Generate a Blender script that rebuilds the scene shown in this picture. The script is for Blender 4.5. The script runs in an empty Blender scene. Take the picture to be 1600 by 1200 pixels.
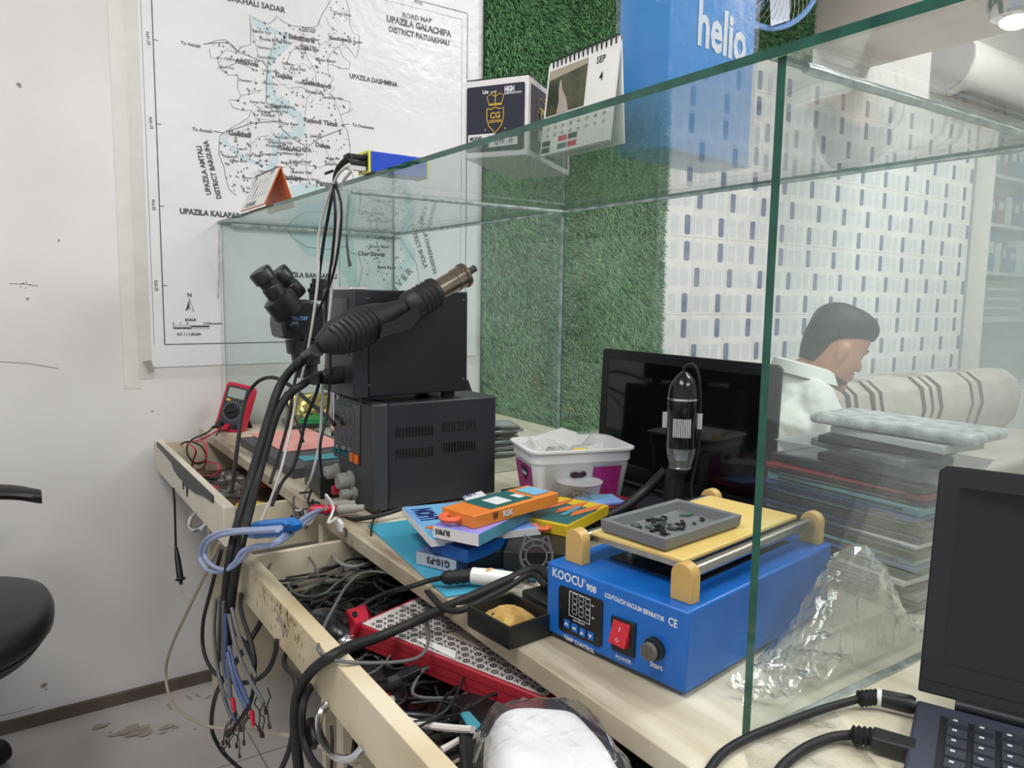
import bpy, bmesh, math, random
import numpy as np
from mathutils import Vector, Matrix
SC = bpy.context.scene
COL = SC.collection
PI = math.pi

# ---------------------------------------------------------------- camera, world, exposure
F_PX, YAW, PITCH, ROLL = 1173.0, math.radians(34.224), math.radians(6.603), math.radians(0.858)
EYE = Vector((0, 0, 1.128))
_f = Vector((math.sin(YAW)*math.cos(PITCH), math.cos(YAW)*math.cos(PITCH), -math.sin(PITCH)))
_r0 = Vector((math.cos(YAW), -math.sin(YAW), 0)); _u0 = _r0.cross(_f)
_r = math.cos(ROLL)*_r0 + math.sin(ROLL)*_u0
_u = -math.sin(ROLL)*_r0 + math.cos(ROLL)*_u0
cd = bpy.data.cameras.new('camera'); cam = bpy.data.objects.new('camera', cd); COL.objects.link(cam)
cd.sensor_width = 36; cd.lens = F_PX*36/1600; cd.clip_start = 0.02; cd.clip_end = 60
cam.matrix_world = Matrix(((_r.x, _u.x, -_f.x, EYE.x), (_r.y, _u.y, -_f.y, EYE.y), (_r.z, _u.z, -_f.z, EYE.z), (0, 0, 0, 1)))
SC.camera = cam
SC.cycles.transparent_max_bounces = 32
w = bpy.data.worlds.new('world'); SC.world = w; w.use_nodes = True
w.node_tree.nodes['Background'].inputs[0].default_value = (0.93, 0.96, 1.0, 1)
w.node_tree.nodes['Background'].inputs[1].default_value = 0.62
SC.view_settings.view_transform = 'Standard'; SC.view_settings.look = 'None'
SC.view_settings.exposure = 0.0; SC.view_settings.gamma = 1.0; SC.view_settings.use_curve_mapping = False
# (name, x, y, z, size x, size y, watts): the shop's ceiling panels
LAMPS = [(-0.6, 0.4, 2.86, 0.6, 1.2, 25), (2.3, 0.3, 2.86, 1.2, 0.6, 46), (0.9, -1.3, 2.86, 1.2, 0.6, 32), (3.9, 0.9, 2.86, 0.6, 1.2, 42)]

def at(px, py, ax, v):
    """the point of a real plane (x, y or z = v) seen at pixel px, py"""
    d = _f + _r*((px-800)/F_PX) - _u*((py-600)/F_PX)
    k = 'XYZ'.index(ax); return EYE + d*((v-EYE[k])/d[k])
YW, ZD, XD, XG, XR, ZT = 2.217, 0.75, 0.445, 0.515, 1.04, 1.325   # wall, desk top, desk edge, glass edge, rear pane, glass top
YN, YM = 0.385, 1.330                                             # near and middle partition

# ---------------------------------------------------------------- materials
def lin(c):
    return tuple((x/255/12.92 if x/255 <= .04045 else ((x/255+.055)/1.055)**2.4) for x in c)
MATS = {}
def mat(name, rgb=(128,128,128), rough=.5, metal=0., var=0., scale=20., bump=0., emit=0., rgb2=None, bscale=None, spec=.5, stretch=None, alpha=None, coat=0.):
    if name in MATS: return MATS[name]
    m = bpy.data.materials.new(name); m.use_nodes = True; MATS[name] = m
    N = m.node_tree.nodes; L = m.node_tree.links; b = N['Principled BSDF']
    c = lin(rgb)
    b.inputs['Base Color'].default_value = (*c, 1); b.inputs['Roughness'].default_value = rough
    b.inputs['Metallic'].default_value = metal; b.inputs['Specular IOR Level'].default_value = spec
    b.inputs['Coat Weight'].default_value = coat
    m.diffuse_color = (*c, 1)
    tc = N.new('ShaderNodeTexCoord'); src = tc.outputs['Object']
    if stretch:
        mp = N.new('ShaderNodeMapping'); mp.inputs['Scale'].default_value = stretch
        L.new(src, mp.inputs[0]); src = mp.outputs[0]
    nz = N.new('ShaderNodeTexNoise'); nz.inputs['Scale'].default_value = scale; nz.inputs['Detail'].default_value = 5
    L.new(src, nz.inputs['Vector'])
    c2 = lin(rgb2) if rgb2 else tuple(x*(1-max(var,.06)) for x in c)
    rp = N.new('ShaderNodeValToRGB'); rp.color_ramp.elements[0].color = (*c2, 1); rp.color_ramp.elements[1].color = (*c, 1)
    rp.color_ramp.elements[0].position = .35; rp.color_ramp.elements[1].position = .62
    L.new(nz.outputs[0], rp.inputs[0]); L.new(rp.outputs[0], b.inputs['Base Color'])
    if bump:
        n2 = N.new('ShaderNodeTexNoise'); n2.inputs['Scale'].default_value = bscale or scale*6; n2.inputs['Detail'].default_value = 4
        L.new(src, n2.inputs['Vector'])
        bp = N.new('ShaderNodeBump'); bp.inputs['Strength'].default_value = bump; bp.inputs['Distance'].default_value = .002
        L.new(n2.outputs[0], bp.inputs['Height']); L.new(bp.outputs[0], b.inputs['Normal'])
    if emit:
        b.inputs['Emission Color'].default_value = (*c, 1); b.inputs['Emission Strength'].default_value = emit
    return m
def glass(name, tint=(249,252,251), dust_haze=.03, dust_haze_col=(215,222,220), gloss=1.0, rough=.01, dscale=6, bump=0, lo=.4):
    """thin clear sheet: passes light, reflects by angle, carries a little dust"""
    if name in MATS: return MATS[name]
    m = bpy.data.materials.new(name); m.use_nodes = True; MATS[name] = m
    N = m.node_tree.nodes; L = m.node_tree.links; N.clear()
    out = N.new('ShaderNodeOutputMaterial'); tr = N.new('ShaderNodeBsdfTransparent'); gl = N.new('ShaderNodeBsdfGlossy')
    tr.inputs[0].default_value = (*lin(tint), 1); gl.inputs['Roughness'].default_value = rough
    fr = N.new('ShaderNodeLayerWeight'); fr.inputs[0].default_value = .5
    pw = N.new('ShaderNodeMath'); pw.operation = 'POWER'; pw.inputs[1].default_value = 4.5; L.new(fr.outputs['Facing'], pw.inputs[0])
    mu = N.new('ShaderNodeMath'); mu.operation = 'MULTIPLY_ADD'; mu.inputs[1].default_value = .75*gloss; mu.inputs[2].default_value = .035*gloss; mu.use_clamp = True
    L.new(pw.outputs[0], mu.inputs[0])
    a = N.new('ShaderNodeMixShader'); L.new(mu.outputs[0], a.inputs[0]); L.new(tr.outputs[0], a.inputs[1]); L.new(gl.outputs[0], a.inputs[2])
    df = N.new('ShaderNodeBsdfDiffuse'); df.inputs[0].default_value = (*lin(dust_haze_col), 1)
    tc = N.new('ShaderNodeTexCoord'); nz = N.new('ShaderNodeTexNoise'); nz.inputs['Scale'].default_value = dscale; nz.inputs['Detail'].default_value = 6
    L.new(tc.outputs['Object'], nz.inputs['Vector'])
    mr = N.new('ShaderNodeMapRange'); mr.inputs[1].default_value = .3; mr.inputs[2].default_value = .75
    mr.inputs[3].default_value = dust_haze*lo; mr.inputs[4].default_value = dust_haze*1.5; L.new(nz.outputs[0], mr.inputs[0])
    s = N.new('ShaderNodeMixShader'); L.new(mr.outputs[0], s.inputs[0]); L.new(a.outputs[0], s.inputs[1]); L.new(df.outputs[0], s.inputs[2])
    if bump:
        bp = N.new('ShaderNodeBump'); bp.inputs['Strength'].default_value = bump; bp.inputs['Distance'].default_value = .01
        n2 = N.new('ShaderNodeTexNoise'); n2.inputs['Scale'].default_value = 45; n2.inputs['Detail'].default_value = 5
        L.new(tc.outputs['Object'], n2.inputs['Vector']); L.new(n2.outputs[0], bp.inputs['Height']); L.new(bp.outputs[0], gl.inputs['Normal']); L.new(bp.outputs[0], fr.inputs['Normal'])
    L.new(s.outputs[0], out.inputs[0]); m.diffuse_color = (.8, .9, .85, .4)
    return m

# ---------------------------------------------------------------- mesh builder
MW = {}                                     # world matrices of the empties
def frame(loc=(0,0,0), rz=0, rx=0, ry=0):
    return Matrix.Translation(loc) @ Matrix.Rotation(rz,4,'Z') @ Matrix.Rotation(ry,4,'Y') @ Matrix.Rotation(rx,4,'X')
def basis(o, ex, ey, ez):
    return Matrix(((ex[0],ey[0],ez[0],o[0]),(ex[1],ey[1],ez[1],o[1]),(ex[2],ey[2],ez[2],o[2]),(0,0,0,1)))
_tc = {}
def text_polys(s, bold=0.0, font=None):
    key = (s, bold)
    if key in _tc: return _tc[key]
    cu = bpy.data.curves.new('t', 'FONT'); cu.body = s; cu.size = 1; cu.resolution_u = 2; cu.offset = bold
    ob = bpy.data.objects.new('t', cu); COL.objects.link(ob)
    me = ob.to_mesh()
    vs = [tuple(v.co) for v in me.vertices]; fs = [tuple(p.vertices) for p in me.polygons]
    ob.to_mesh_clear(); bpy.data.objects.remove(ob); bpy.data.curves.remove(cu)
    _tc[key] = (vs, fs); return _tc[key]
def spline(pts, n=8):
    P = [Vector(p) for p in pts]
    if len(P) < 3: return P
    Q = [P[0]*2-P[1]] + P + [P[-1]*2-P[-2]]; out = []
    for i in range(1, len(Q)-2):
        a, b, c, d = Q[i-1], Q[i], Q[i+1], Q[i+2]
        for k in range(n):
            t = k/n
            out.append(.5*((2*b)+(c-a)*t+(2*a-5*b+4*c-d)*t*t+(3*b-a-3*c+d)*t**3))
    out.append(P[-1]); return out
class B:
    def __init__(s, m=None, M=None):
        s.bm = bmesh.new(); s.ms = []; s.M = M or Matrix.Identity(4); s.m = 0
        if m is not None: s.use(m)
    def use(s, m):
        if isinstance(m, str): m = MATS[m]
        if m not in s.ms: s.ms.append(m)
        s.m = s.ms.index(m); return s
    def v(s, p): return s.bm.verts.new(s.M @ Vector(p))
    def face(s, vs, smooth=False):
        try: f = s.bm.faces.new(vs)
        except ValueError: return None
        f.material_index = s.m; f.smooth = smooth; return f
    def poly(s, pts): s.face([s.v(p) for p in pts]); return s
    def hexa(s, c):
        v = [s.v(p) for p in c]
        for q in ((0,3,2,1),(4,5,6,7),(0,1,5,4),(1,2,6,5),(2,3,7,6),(3,0,4,7)): s.face([v[i] for i in q])
        return s
    def box(s, x0, x1, y0, y1, z0, z1):
        return s.hexa([(x0,y0,z0),(x1,y0,z0),(x1,y1,z0),(x0,y1,z0),(x0,y0,z1),(x1,y0,z1),(x1,y1,z1),(x0,y1,z1)])
    def obox(s, c, size, R=None):
        R = R or Matrix.Identity(3); c = Vector(c); h = [x/2 for x in size]
        return s.hexa([c + R @ Vector((i*h[0], j*h[1], k*h[2])) for k in (-1,1) for i, j in ((-1,-1),(1,-1),(1,1),(-1,1))])
    def prism(s, pts, vec):
        vec = Vector(vec); a = [s.v(p) for p in pts]; b = [s.v(Vector(p)+vec) for p in pts]; n = len(a)
        s.face(a[::-1]); s.face(b)
        for i in range(n): s.face([a[i], a[(i+1)%n], b[(i+1)%n], b[i]])
        return s
    def rings(s, rs, cap0=True, cap1=True, smooth=True, close=True):
        R = [[s.v(p) for p in r] for r in rs]; n = len(R[0])
        for a, b in zip(R, R[1:]):
            for i in range(n if close else n-1): s.face([a[i], a[(i+1)%n], b[(i+1)%n], b[i]], smooth)
        if cap0: s.face(R[0][::-1])
        if cap1: s.face(R[-1])
        return s
    def lathe(s, p0, p1, prof, n=20, flat=1.0, side=None):
        """prof: (distance along the axis, radius)"""
        p0 = Vector(p0); d = (Vector(p1)-p0).normalized()
        a = Vector(side) if side else (Vector((0,0,1)) if abs(d.z) < .9 else Vector((1,0,0)))
        e1 = d.cross(a).normalized(); e2 = d.cross(e1)
        rs = [[p0 + d*t + (e1*math.cos(2*PI*i/n)*flat + e2*math.sin(2*PI*i/n))*max(r, 1e-4) for i in range(n)] for t, r in prof]
        s.rings(rs); return s
    def cyl(s, p0, p1, r, r1=None, n=20):
        l = (Vector(p1)-Vector(p0)).length
        return s.lathe(p0, p1, [(0, r), (l, r if r1 is None else r1)], n)
    def tube(s, pts, r, n=8, k=8, sm=True):
        P = spline(pts, k) if sm else [Vector(p) for p in pts]
        P = [p for i, p in enumerate(P) if i == 0 or (p-P[i-1]).length > 1e-6]
        t0 = (P[1]-P[0]).normalized(); a = Vector((0,0,1)) if abs(t0.z) < .9 else Vector((1,0,0))
        e = t0.cross(a).normalized(); rs = []
        for i, p in enumerate(P):
            t = (P[min(i+1, len(P)-1)]-P[max(i-1, 0)]).normalized()
            e = (e - t*e.dot(t)).normalized(); g = t.cross(e)
            rr = r(i/(len(P)-1)) if callable(r) else r
            rs.append([p + (e*math.cos(2*PI*j/n)+g*math.sin(2*PI*j/n))*rr for j in range(n)])
        s.rings(rs); return s
    def ball(s, c, r, n=14, m=9, M3=None):
        c = Vector(c); r = (r, r, r) if not hasattr(r, '__len__') else r; M3 = M3 or Matrix.Identity(3)
        rs = []
        for j in range(m+1):
            th = PI*j/m
            rs.append([c + M3 @ Vector((r[0]*max(math.sin(th),1e-3)*math.cos(2*PI*i/n), r[1]*max(math.sin(th),1e-3)*math.sin(2*PI*i/n), -r[2]*math.cos(th))) for i in range(n)])
        s.rings(rs); return s
    def text(s, t, P0, P1, nrm, hk=1.0, bold=.012, lift=.0004):
        """lettering with its baseline from P0 to P1 on a surface of normal nrm"""
        P0, P1, nrm = Vector(P0), Vector(P1), Vector(nrm).normalized()
        vs, fs = text_polys(t, bold)
        if not vs: return s
        x0 = min(v[0] for v in vs); x1 = max(v[0] for v in vs)
        k = (P1-P0).length/(x1-x0); ex = (P1-P0).normalized(); ey = nrm.cross(ex).normalized()
        V = [s.v(P0 + ex*((v[0]-x0)*k) + ey*(v[1]*k*hk) + nrm*lift) for v in vs]
        for f in fs: s.face([V[i] for i in f])
        return s
    def ribbon(s, pts, wd, nrm, lift=.0004):
        nrm = Vector(nrm).normalized(); P = [Vector(p)+nrm*lift for p in pts]; L = []
        for i, p in enumerate(P):
            t = (P[min(i+1,len(P)-1)]-P[max(i-1,0)]).normalized(); g = nrm.cross(t)*((wd[i] if hasattr(wd,'__len__') else wd)/2)
            L.append((s.v(p-g), s.v(p+g)))
        for a, b in zip(L, L[1:]): s.face([a[0], b[0], b[1], a[1]])
        return s
    def build(s, name, parent=None, bevel=0, seg=2, solid=0, sub=0, recalc=True):
        bm = s.bm
        if recalc: bmesh.ops.recalc_face_normals(bm, faces=bm.faces)
        if parent is not None:
            bmesh.ops.transform(bm, matrix=MW[parent.name].inverted(), verts=bm.verts); M = None
        else:
            xs = [v.co for v in bm.verts]
            o = Vector(((min(p.x for p in xs)+max(p.x for p in xs))/2, (min(p.y for p in xs)+max(p.y for p in xs))/2, min(p.z for p in xs)))
            bmesh.ops.translate(bm, vec=-o, verts=bm.verts); M = Matrix.Translation(o)
        me = bpy.data.meshes.new(name); bm.to_mesh(me); bm.free(); me.set_sharp_from_angle(angle=math.radians(40))
        for m in s.ms: me.materials.append(m)
        o = bpy.data.objects.new(name, me); COL.objects.link(o)
        if parent is not None: o.parent = parent; MW[o.name] = MW[parent.name].copy()
        else: o.matrix_world = M; MW[o.name] = M.copy()
        if solid:
            md = o.modifiers.new('solid', 'SOLIDIFY'); md.thickness = solid; md.offset = 0
        if sub:
            md = o.modifiers.new('sub', 'SUBSURF'); md.levels = sub; md.render_levels = sub
        if bevel:
            md = o.modifiers.new('bevel', 'BEVEL'); md.width = bevel; md.segments = seg; md.limit_method = 'ANGLE'; md.angle_limit = math.radians(35)
        return o
def tag(o, label, cat, group=None, kind=None):
    o['label'] = label; o['category'] = cat
    if group: o['group'] = group
    if kind: o['kind'] = kind
    return o
def thing(name, label, cat, loc, rz=0, group=None):
    o = bpy.data.objects.new(name, None); COL.objects.link(o); o.empty_display_size = .03
    o.location = loc; o.rotation_euler = (0, 0, rz); MW[o.name] = Matrix.Translation(loc) @ Matrix.Rotation(rz, 4, 'Z')
    return tag(o, label, cat, group)
def struct(o): o['kind'] = 'structure'; return o
def dup(root, loc, rz=0, label=None):
    r = root.copy(); COL.objects.link(r); r.location = loc; r.rotation_euler = (0, 0, rz)
    if label: r['label'] = label
    for ch in list(root.children):
        c = ch.copy(); COL.objects.link(c); c.parent = r
        for g in ch.children:
            d = g.copy(); COL.objects.link(d); d.parent = c
    return r
def rect(A, Bp, Cp, z):
    """a rectangle on the level z: corner B, its sides towards A and C (pixels of its corners)"""
    a, b, c = at(*A,'Z',z), at(*Bp,'Z',z), at(*Cp,'Z',z)
    e1 = (a-b); l1 = e1.length; e1.normalize(); e2 = Vector((0,0,1)).cross(e1)
    if (c-b).dot(e2) < 0: e2 = -e2
    return b, e1, e2, l1, abs((c-b).dot(e2))

# shared plain materials
mat('black_plastic', (26,27,30), .42, var=.2); mat('black_gloss', (14,14,16), .12); mat('black_rubber', (22,22,24), .6)
mat('dark_shell', (40,41,48), .45, var=.12); mat('dark_front', (58,59,64), .5, var=.1); mat('grey_plastic', (140,138,135), .45)
mat('chrome', (215,215,218), .15, 1.0); mat('steel', (190,188,185), .28, 1.0, var=.15, scale=60); mat('white_plastic', (228,228,226), .35)
mat('white_cable', (214,210,206), .5); mat('ink', (28,30,34), .6); mat('white_print', (225,228,232), .6); mat('white_paper', (232,232,230), .7)
mat('red_plastic', (196,30,58), .35); mat('orange_plastic', (238,104,70), .4); mat('yellow_plastic', (232,200,40), .4)
mat('cream', (222,214,196), .42, var=.10, scale=9, bump=.15, bscale=60); mat('brown_board', (120,96,80), .6, var=.3, scale=30)
mat('cream_edge', (214,203,178), .5, var=.10, scale=14, bump=.2, bscale=80)
mat('blue_cable', (150,165,200), .45); mat('grey_cable', (95,96,98), .5); mat('beige_cable', (172,160,145), .55)
# ================================================================ THE SETTING
mat('wall_paint', (226,224,224), .6, rgb2=(218,216,215), scale=3, bump=.12, bscale=25)
mat('wall_dirt', (150,140,132), .8); mat('floor_tile', (196,192,190), .28, rgb2=(176,171,167), scale=2.5, bump=.05)
mat('grout', (140,134,128), .8); mat('skirting', (104,90,82), .7, var=.3, scale=15)
b = B('wall_paint').box(-3.2, 6.6, YW, YW+.12, 0, 2.9)
rng = random.Random(4); b.use('wall_dirt')
def blot(bb, px, py, r, n=9, k=1.0, Y=YW):
    c = at(px, py, 'Y', Y)
    bb.poly([(c.x+r*math.cos(2*PI*i/n)*rng.uniform(.6,1.2)*k, Y-.0006, c.z+r*math.sin(2*PI*i/n)*rng.uniform(.6,1.2)) for i in range(n)])
for q in [(30,133,.006),(43,467,.004),(68,1071,.008),(238,643,.003),(92,376,.003),(36,443,.003),(32,448,.002),(41,441,.002),(47,445,.002),(40,450,.002),(72,1077,.003)]: blot(b, *q)
for p in [((0,565),(45,568),(92,576)),((0,1118),(28,1112),(55,1104)),((14,443),(40,444),(60,447))]:
    b.ribbon([at(*q,'Y',YW) for q in p], .0018, (0,-1,0), .0006)
struct(b.build('wall_back'))
struct(B('skirting').box(-3.2, 6.6, YW-.012, YW, 0, .032).build('baseboard_back'))
b = B('floor_tile').box(-3.2, 6.6, -3.2, YW+.1, -.1, 0); b.use('grout')
for i in range(17): b.box(-3.13+i*.6, -3.126+i*.6, -3.2, YW, -.01, .0004)
for i in range(10): b.box(-3.2, 6.6, -3.03+i*.6, -3.026+i*.6, -.01, .0004)
rng = random.Random(8); mat('floor_dirt', (166,156,142), .8); b.use('floor_dirt')
for k in range(26):
    c = at(220+rng.gauss(0,30), 1141+rng.gauss(0,6), 'Z', 0); r = rng.uniform(.002,.012)
    b.poly([(c.x+r*math.cos(2*PI*i/7)*rng.uniform(.5,1.3)*1.8, c.y+r*math.sin(2*PI*i/7)*rng.uniform(.5,1.2), .0006+.00012*k) for i in range(7)])
for (q0,q1) in [((290,1087),(300,1094)),((306,1084),(312,1090)),((322,1092),(330,1086)),((262,1100),(268,1110)),((455,1052),(462,1054))]:
    b.ribbon([at(*q0,'Z',0), at(*q1,'Z',0)], .008, (0,0,1), .0008)
struct(b.build('floor'))
mat('ceiling_paint', (214,212,210), .7); mat('ceiling_grey', (176,178,180), .7)
b = B('ceiling_paint').box(-3.2, 6.6, -3.2, YW+.12, 2.9, 3.0); b.use('grout')
for i in range(16): b.box(-3.0+i*.6, -2.99+i*.6, -3.2, YW, 2.898, 2.905)
for i in range(9): b.box(-3.2, 6.6, -3.1+i*.6, -3.09+i*.6, 2.898, 2.905)
struct(b.build('ceiling'))
mat('soffit', (206,196,190), .6, var=.06, scale=5, stretch=(1,.1,1))
struct(B('soffit').box(3.15, 3.62, -1.2, YW, 2.28, 2.9).build('trim_soffit', bevel=.004))

# tiled stretch of the back wall
mat('tile_white', (232,231,230), .16, rgb2=(222,220,219), scale=9); mat('tile_pale', (216,217,220), .16); mat('tile_bar', (112,122,148), .14, rgb2=(140,146,162), scale=14)
mat('tile_grout', (186,182,180), .7)
YT = YW-.012; TW, TH, TX0, TZ0 = .2065, .321, 2.404, 1.0655
b = B('tile_white').box(2.19, 4.72, YT, YW, 0.0, 2.17)
def trect(x0, x1, z0, z1, c, m, lift):
    b.use(m); x0 = max(x0, 2.192); x1 = min(x1, 4.718)
    if x1 <= x0 or z1 > 2.17 or z0 < 0: return
    y = YT-lift; b.poly([(x0+c,y,z0),(x1-c,y,z0),(x1,y,z0+c),(x1,y,z1-c),(x1-c,y,z1),(x0+c,y,z1),(x0,y,z1-c),(x0,y,z0+c)])
rng = random.Random(11)
for j in range(-4, 5):
    for i in range(-2, 12):
        x, z = TX0+i*TW, TZ0+j*TH
        trect(x-.0012, x+.0012, z, z+TH, .0001, 'tile_grout', .0003); trect(x, x+TW, z-.0012, z+.0012, .0001, 'tile_grout', .0003)
        for k, fx in enumerate((.81, .13, .80)):                       # top row, middle row, bottom row of a tile
            zc = z+TH-(k+.5)*TH/3-.004; xc = x+fx*TW
            trect(xc-.0165, xc+.0165, zc-.040, zc+.040, .006, 'tile_bar', .0006)
            trect(xc+.019, xc+.045, zc-.040, zc+.040, .006, 'tile_pale', .0005)
            for t in range(2):
                xx = x+TW*((fx+.35+.28*t) % 1.0); trect(xx-.022, xx+.022, zc-.036, zc+.036, .006, 'tile_pale', .0004)
struct(b.build('wall_tiled'))

# artificial grass: one tall panel and the band over the tiles
mat('turf_back', (40,72,48), .9); mat('turf', (106,158,108), .75, rgb2=(72,122,80), scale=26)
mat('turf_tip', (146,196,136), .7, rgb2=(104,158,104), scale=40)
def turf(name, label, x0, x1, z0, z1, n, seed, seam=None):
    t = thing(name, label, 'artificial grass', ((x0+x1)/2, YW, z0))
    B('turf_back').box(x0, x1, YW-.009, YW, z0, z1).build('backing', t)
    r = np.random.RandomState(seed); X = r.uniform(x0, x1, n); Z = r.uniform(z0, z1, n)
    y0 = YW-.009; L = r.uniform(.016, .03, n); wv = r.uniform(.0012, .0022, n)
    dx = r.normal(0, .35, n)+np.sin(Z*9+X*5)*.35; dz = -r.uniform(.2, 1.0, n)+np.cos(X*11)*.25
    nn = np.sqrt(dx*dx+dz*dz+.7); a = r.uniform(0, PI, n)
    base = np.stack([X, np.full(n, y0), Z], 1); off = np.stack([np.cos(a)*wv, np.zeros(n), np.sin(a)*wv], 1)
    mid = base+np.stack([dx/nn*L*.45, -L*.62/nn, dz/nn*L*.3], 1); tip = base+np.stack([dx/nn*L*1.1, -L*.85/nn, dz/nn*L*1.1], 1)
    V = np.empty((n, 5, 3)); V[:,0] = base-off; V[:,1] = base+off; V[:,2] = mid+off*.8; V[:,3] = mid-off*.8; V[:,4] = tip
    V -= np.array(t.location); me = bpy.data.meshes.new('grass_blades')
    k = np.arange(n)*5; F = np.concatenate([np.stack([k,k+1,k+2,k+3],1).ravel(), np.stack([k+3,k+2,k+4],1).ravel()])
    me.vertices.add(n*5); me.vertices.foreach_set('co', V.ravel()); me.loops.add(len(F)); me.loops.foreach_set('vertex_index', F.astype(np.int32))
    me.polygons.add(2*n); me.polygons.foreach_set('loop_start', np.concatenate([np.arange(n)*4, 4*n+np.arange(n)*3]).astype(np.int32))
    me.polygons.foreach_set('material_index', np.concatenate([np.zeros(n), (r.rand(n) > .45)]).astype(np.int32))
    me.materials.append(MATS['turf']); me.materials.append(MATS['turf_tip']); me.update(calc_edges=True)
    o = bpy.data.objects.new('grass_blades', me); COL.objects.link(o); o.parent = t; o['kind'] = 'stuff'
    return t
turf('artificial_grass_panel', 'tall strip of green artificial grass on the wall between map and tiles', 1.372, 2.235, .62, 2.9, 90000, 1)
turf('artificial_grass_panel', 'band of dark green artificial grass above the white tiles behind the fan', 2.25, 3.14, 2.175, 2.9, 14000, 2)

# the road map under a clear plastic sheet
mat('map_paper', (238,239,241), .5, rgb2=(232,233,236), scale=4); mat('map_line', (66,68,72), .7); mat('map_thin', (136,138,142), .7)
mat('map_water', (204,226,232), .6); mat('tape', (222,219,212), .35, var=.03); mat('map_land', (226,228,230), .6)
YP = YW-.003; NM = (0,-1,0)
mp = thing('wall_map', 'large black and white printed district road map taped to the white wall under clear plastic', 'map', (.83, YW, .895))
B('map_paper').box(.330, 1.352, YP, YW, .925, 2.14).build('map_sheet', mp)
def wq(px, py, l=0): return at(px, py, 'Y', YP-l)
ink = B('map_water')
def wrib(pts, wd, l=.0003): ink.ribbon(spline([wq(*p) for p in pts], 5), wd if not hasattr(wd,'__len__') else [wd[min(int(i/5), len(wd)-1)] for i in range((len(pts)-1)*5+1)], NM, l)
K = .0019   # metres per photo pixel, about, on this wall
wrib([(447,50),(446,65),(430,82),(421,100),(422,130),(426,152),(440,168)], [9*K,15*K,13*K,8*K,11*K,14*K,22*K])
wrib([(436,160),(452,172),(468,183),(470,197),(462,211),(442,212),(430,225),(430,250),(418,268)], [20*K,12*K,12*K,16*K,12*K,9*K,9*K,11*K,10*K], .00035)
wrib([(394,28),(402,38),(418,46),(434,50),(446,60)], [8*K,9*K,7*K,5*K,5*K]); wrib([(347,213),(358,228),(376,243),(392,251),(412,260)], 6*K)
for P in ([(420,300),(480,285),(525,300),(540,335),(546,400),(562,460),(548,452),(530,418),(500,403),(478,398),(455,370),(442,350)],
          [(545,300),(556,330),(548,360),(556,400),(560,450),(548,455),(540,380)]):
    ink.poly([wq(*p, .0003) for p in P])
wrib([(622,262),(636,300),(642,330),(634,352),(632,380),(642,400),(634,420),(618,442),(604,462)], [10*K,20*K,12*K,13*K,20*K,20*K,26*K,22*K])
ink.use('map_line')
def wline(pts, wd=.0016, l=.0006): ink.ribbon([wq(*p) for p in pts], wd, NM, l)
# double neat line
for dx, wd in ((0, .0026), (-.026, .0009)):
    x0, x1, z0, z1 = .364+dx, 1.309-(-.026 if dx else 0)*-1*0, .986, 2.043
    if dx: x0, x1, z0, z1 = .338, 1.289, .986, 2.020
    for p in ([(x0,z0),(x0,z1)], [(x0,z1),(x1,z1)], [(x1,z1),(x1,z0)], [(x1,z0),(x0,z0)] if not dx else [(x1,z0),(x1,z0+.01)]):
        ink.ribbon([(p[0][0],YP,p[0][1]),(p[1][0],YP,p[1][1])], wd, NM, .0006)
WEST = [(391,40),(390,23),(398,29),(410,35),(420,38),(430,30),(431,24),(441,33),(455,40),(478,43),(495,42),(502,25),(514,5),(520,-10)]
WEST2 = [(391,40),(392,70),(378,73),(372,80),(362,70),(352,62),(340,63),(326,67)]
WEST3 = [(327,76),(329,90),(340,92),(343,107),(357,117),(372,118),(371,138),(376,150),(372,157),(358,156),(364,168),(380,173),(393,172),(388,184),(376,192),(356,203),(343,213),(342,240),(350,262),(352,275),(358,296),(370,306)]
EAST = [(538,-10),(545,15),(547,40),(552,52),(562,56),(560,78),(556,92),(547,78),(538,70),(530,71),(535,88),(547,98),(545,108),(532,107),(520,101),(512,101),(513,116),(521,122),(515,132),(523,138),(515,146),(524,153),(548,160),(546,174),(532,180),(535,192),(543,205),(547,230),(548,262)]
SOUTH = [(548,262),(556,300),(630,330),(632,345),(625,370),(636,390),(650,410),(655,440),(640,455)]
SW = [(442,352),(458,372),(478,386),(510,390),(540,385),(548,395),(560,398),(566,420),(560,450),(572,475)]
for P in (WEST, WEST2, WEST3, EAST, SOUTH, SW): wline(P, .0014)
ROADS = [[(318,69),(340,67),(357,66),(370,80),(390,88),(410,96),(418,106),(416,130),(416,160),(435,172),(436,190),(395,192),(372,200),(350,207)],
         [(333,205),(350,208)],[(436,190),(440,201),(455,215),(480,230),(500,215),(535,202)],[(532,196),(545,194)],[(392,36),(397,60),(403,84),(417,102)],
         [(430,52),(424,80),(418,106)],[(478,43),(470,62),(480,90),(492,110),(495,140),(480,152),(476,180)],[(530,71),(515,85),(512,101)],[(508,25),(515,40),(528,50)],
         [(495,140),(520,150),(532,180)],[(340,92),(352,78),(370,82)],[(343,107),(372,98),(400,110)],[(376,150),(396,145),(410,140)],[(436,130),(450,138),(470,136),(492,146)],
         [(392,172),(400,185),(436,190)],[(480,230),(478,260),(484,290)],[(500,215),(512,240),(530,262)],[(390,250),(392,225),(404,214),(420,212)],[(440,262),(470,256),(500,262),(520,250)],
         [(575,345),(590,370),(586,400),(600,440)],[(560,330),(580,345),(600,340),(615,350)],[(470,70),(455,80),(447,100)],[(520,60),(500,70),(492,88)]]
for i, P in enumerate(ROADS): wline(P, .0020 if i < 4 else .0009, .0008)
ink.use('map_thin')
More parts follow.
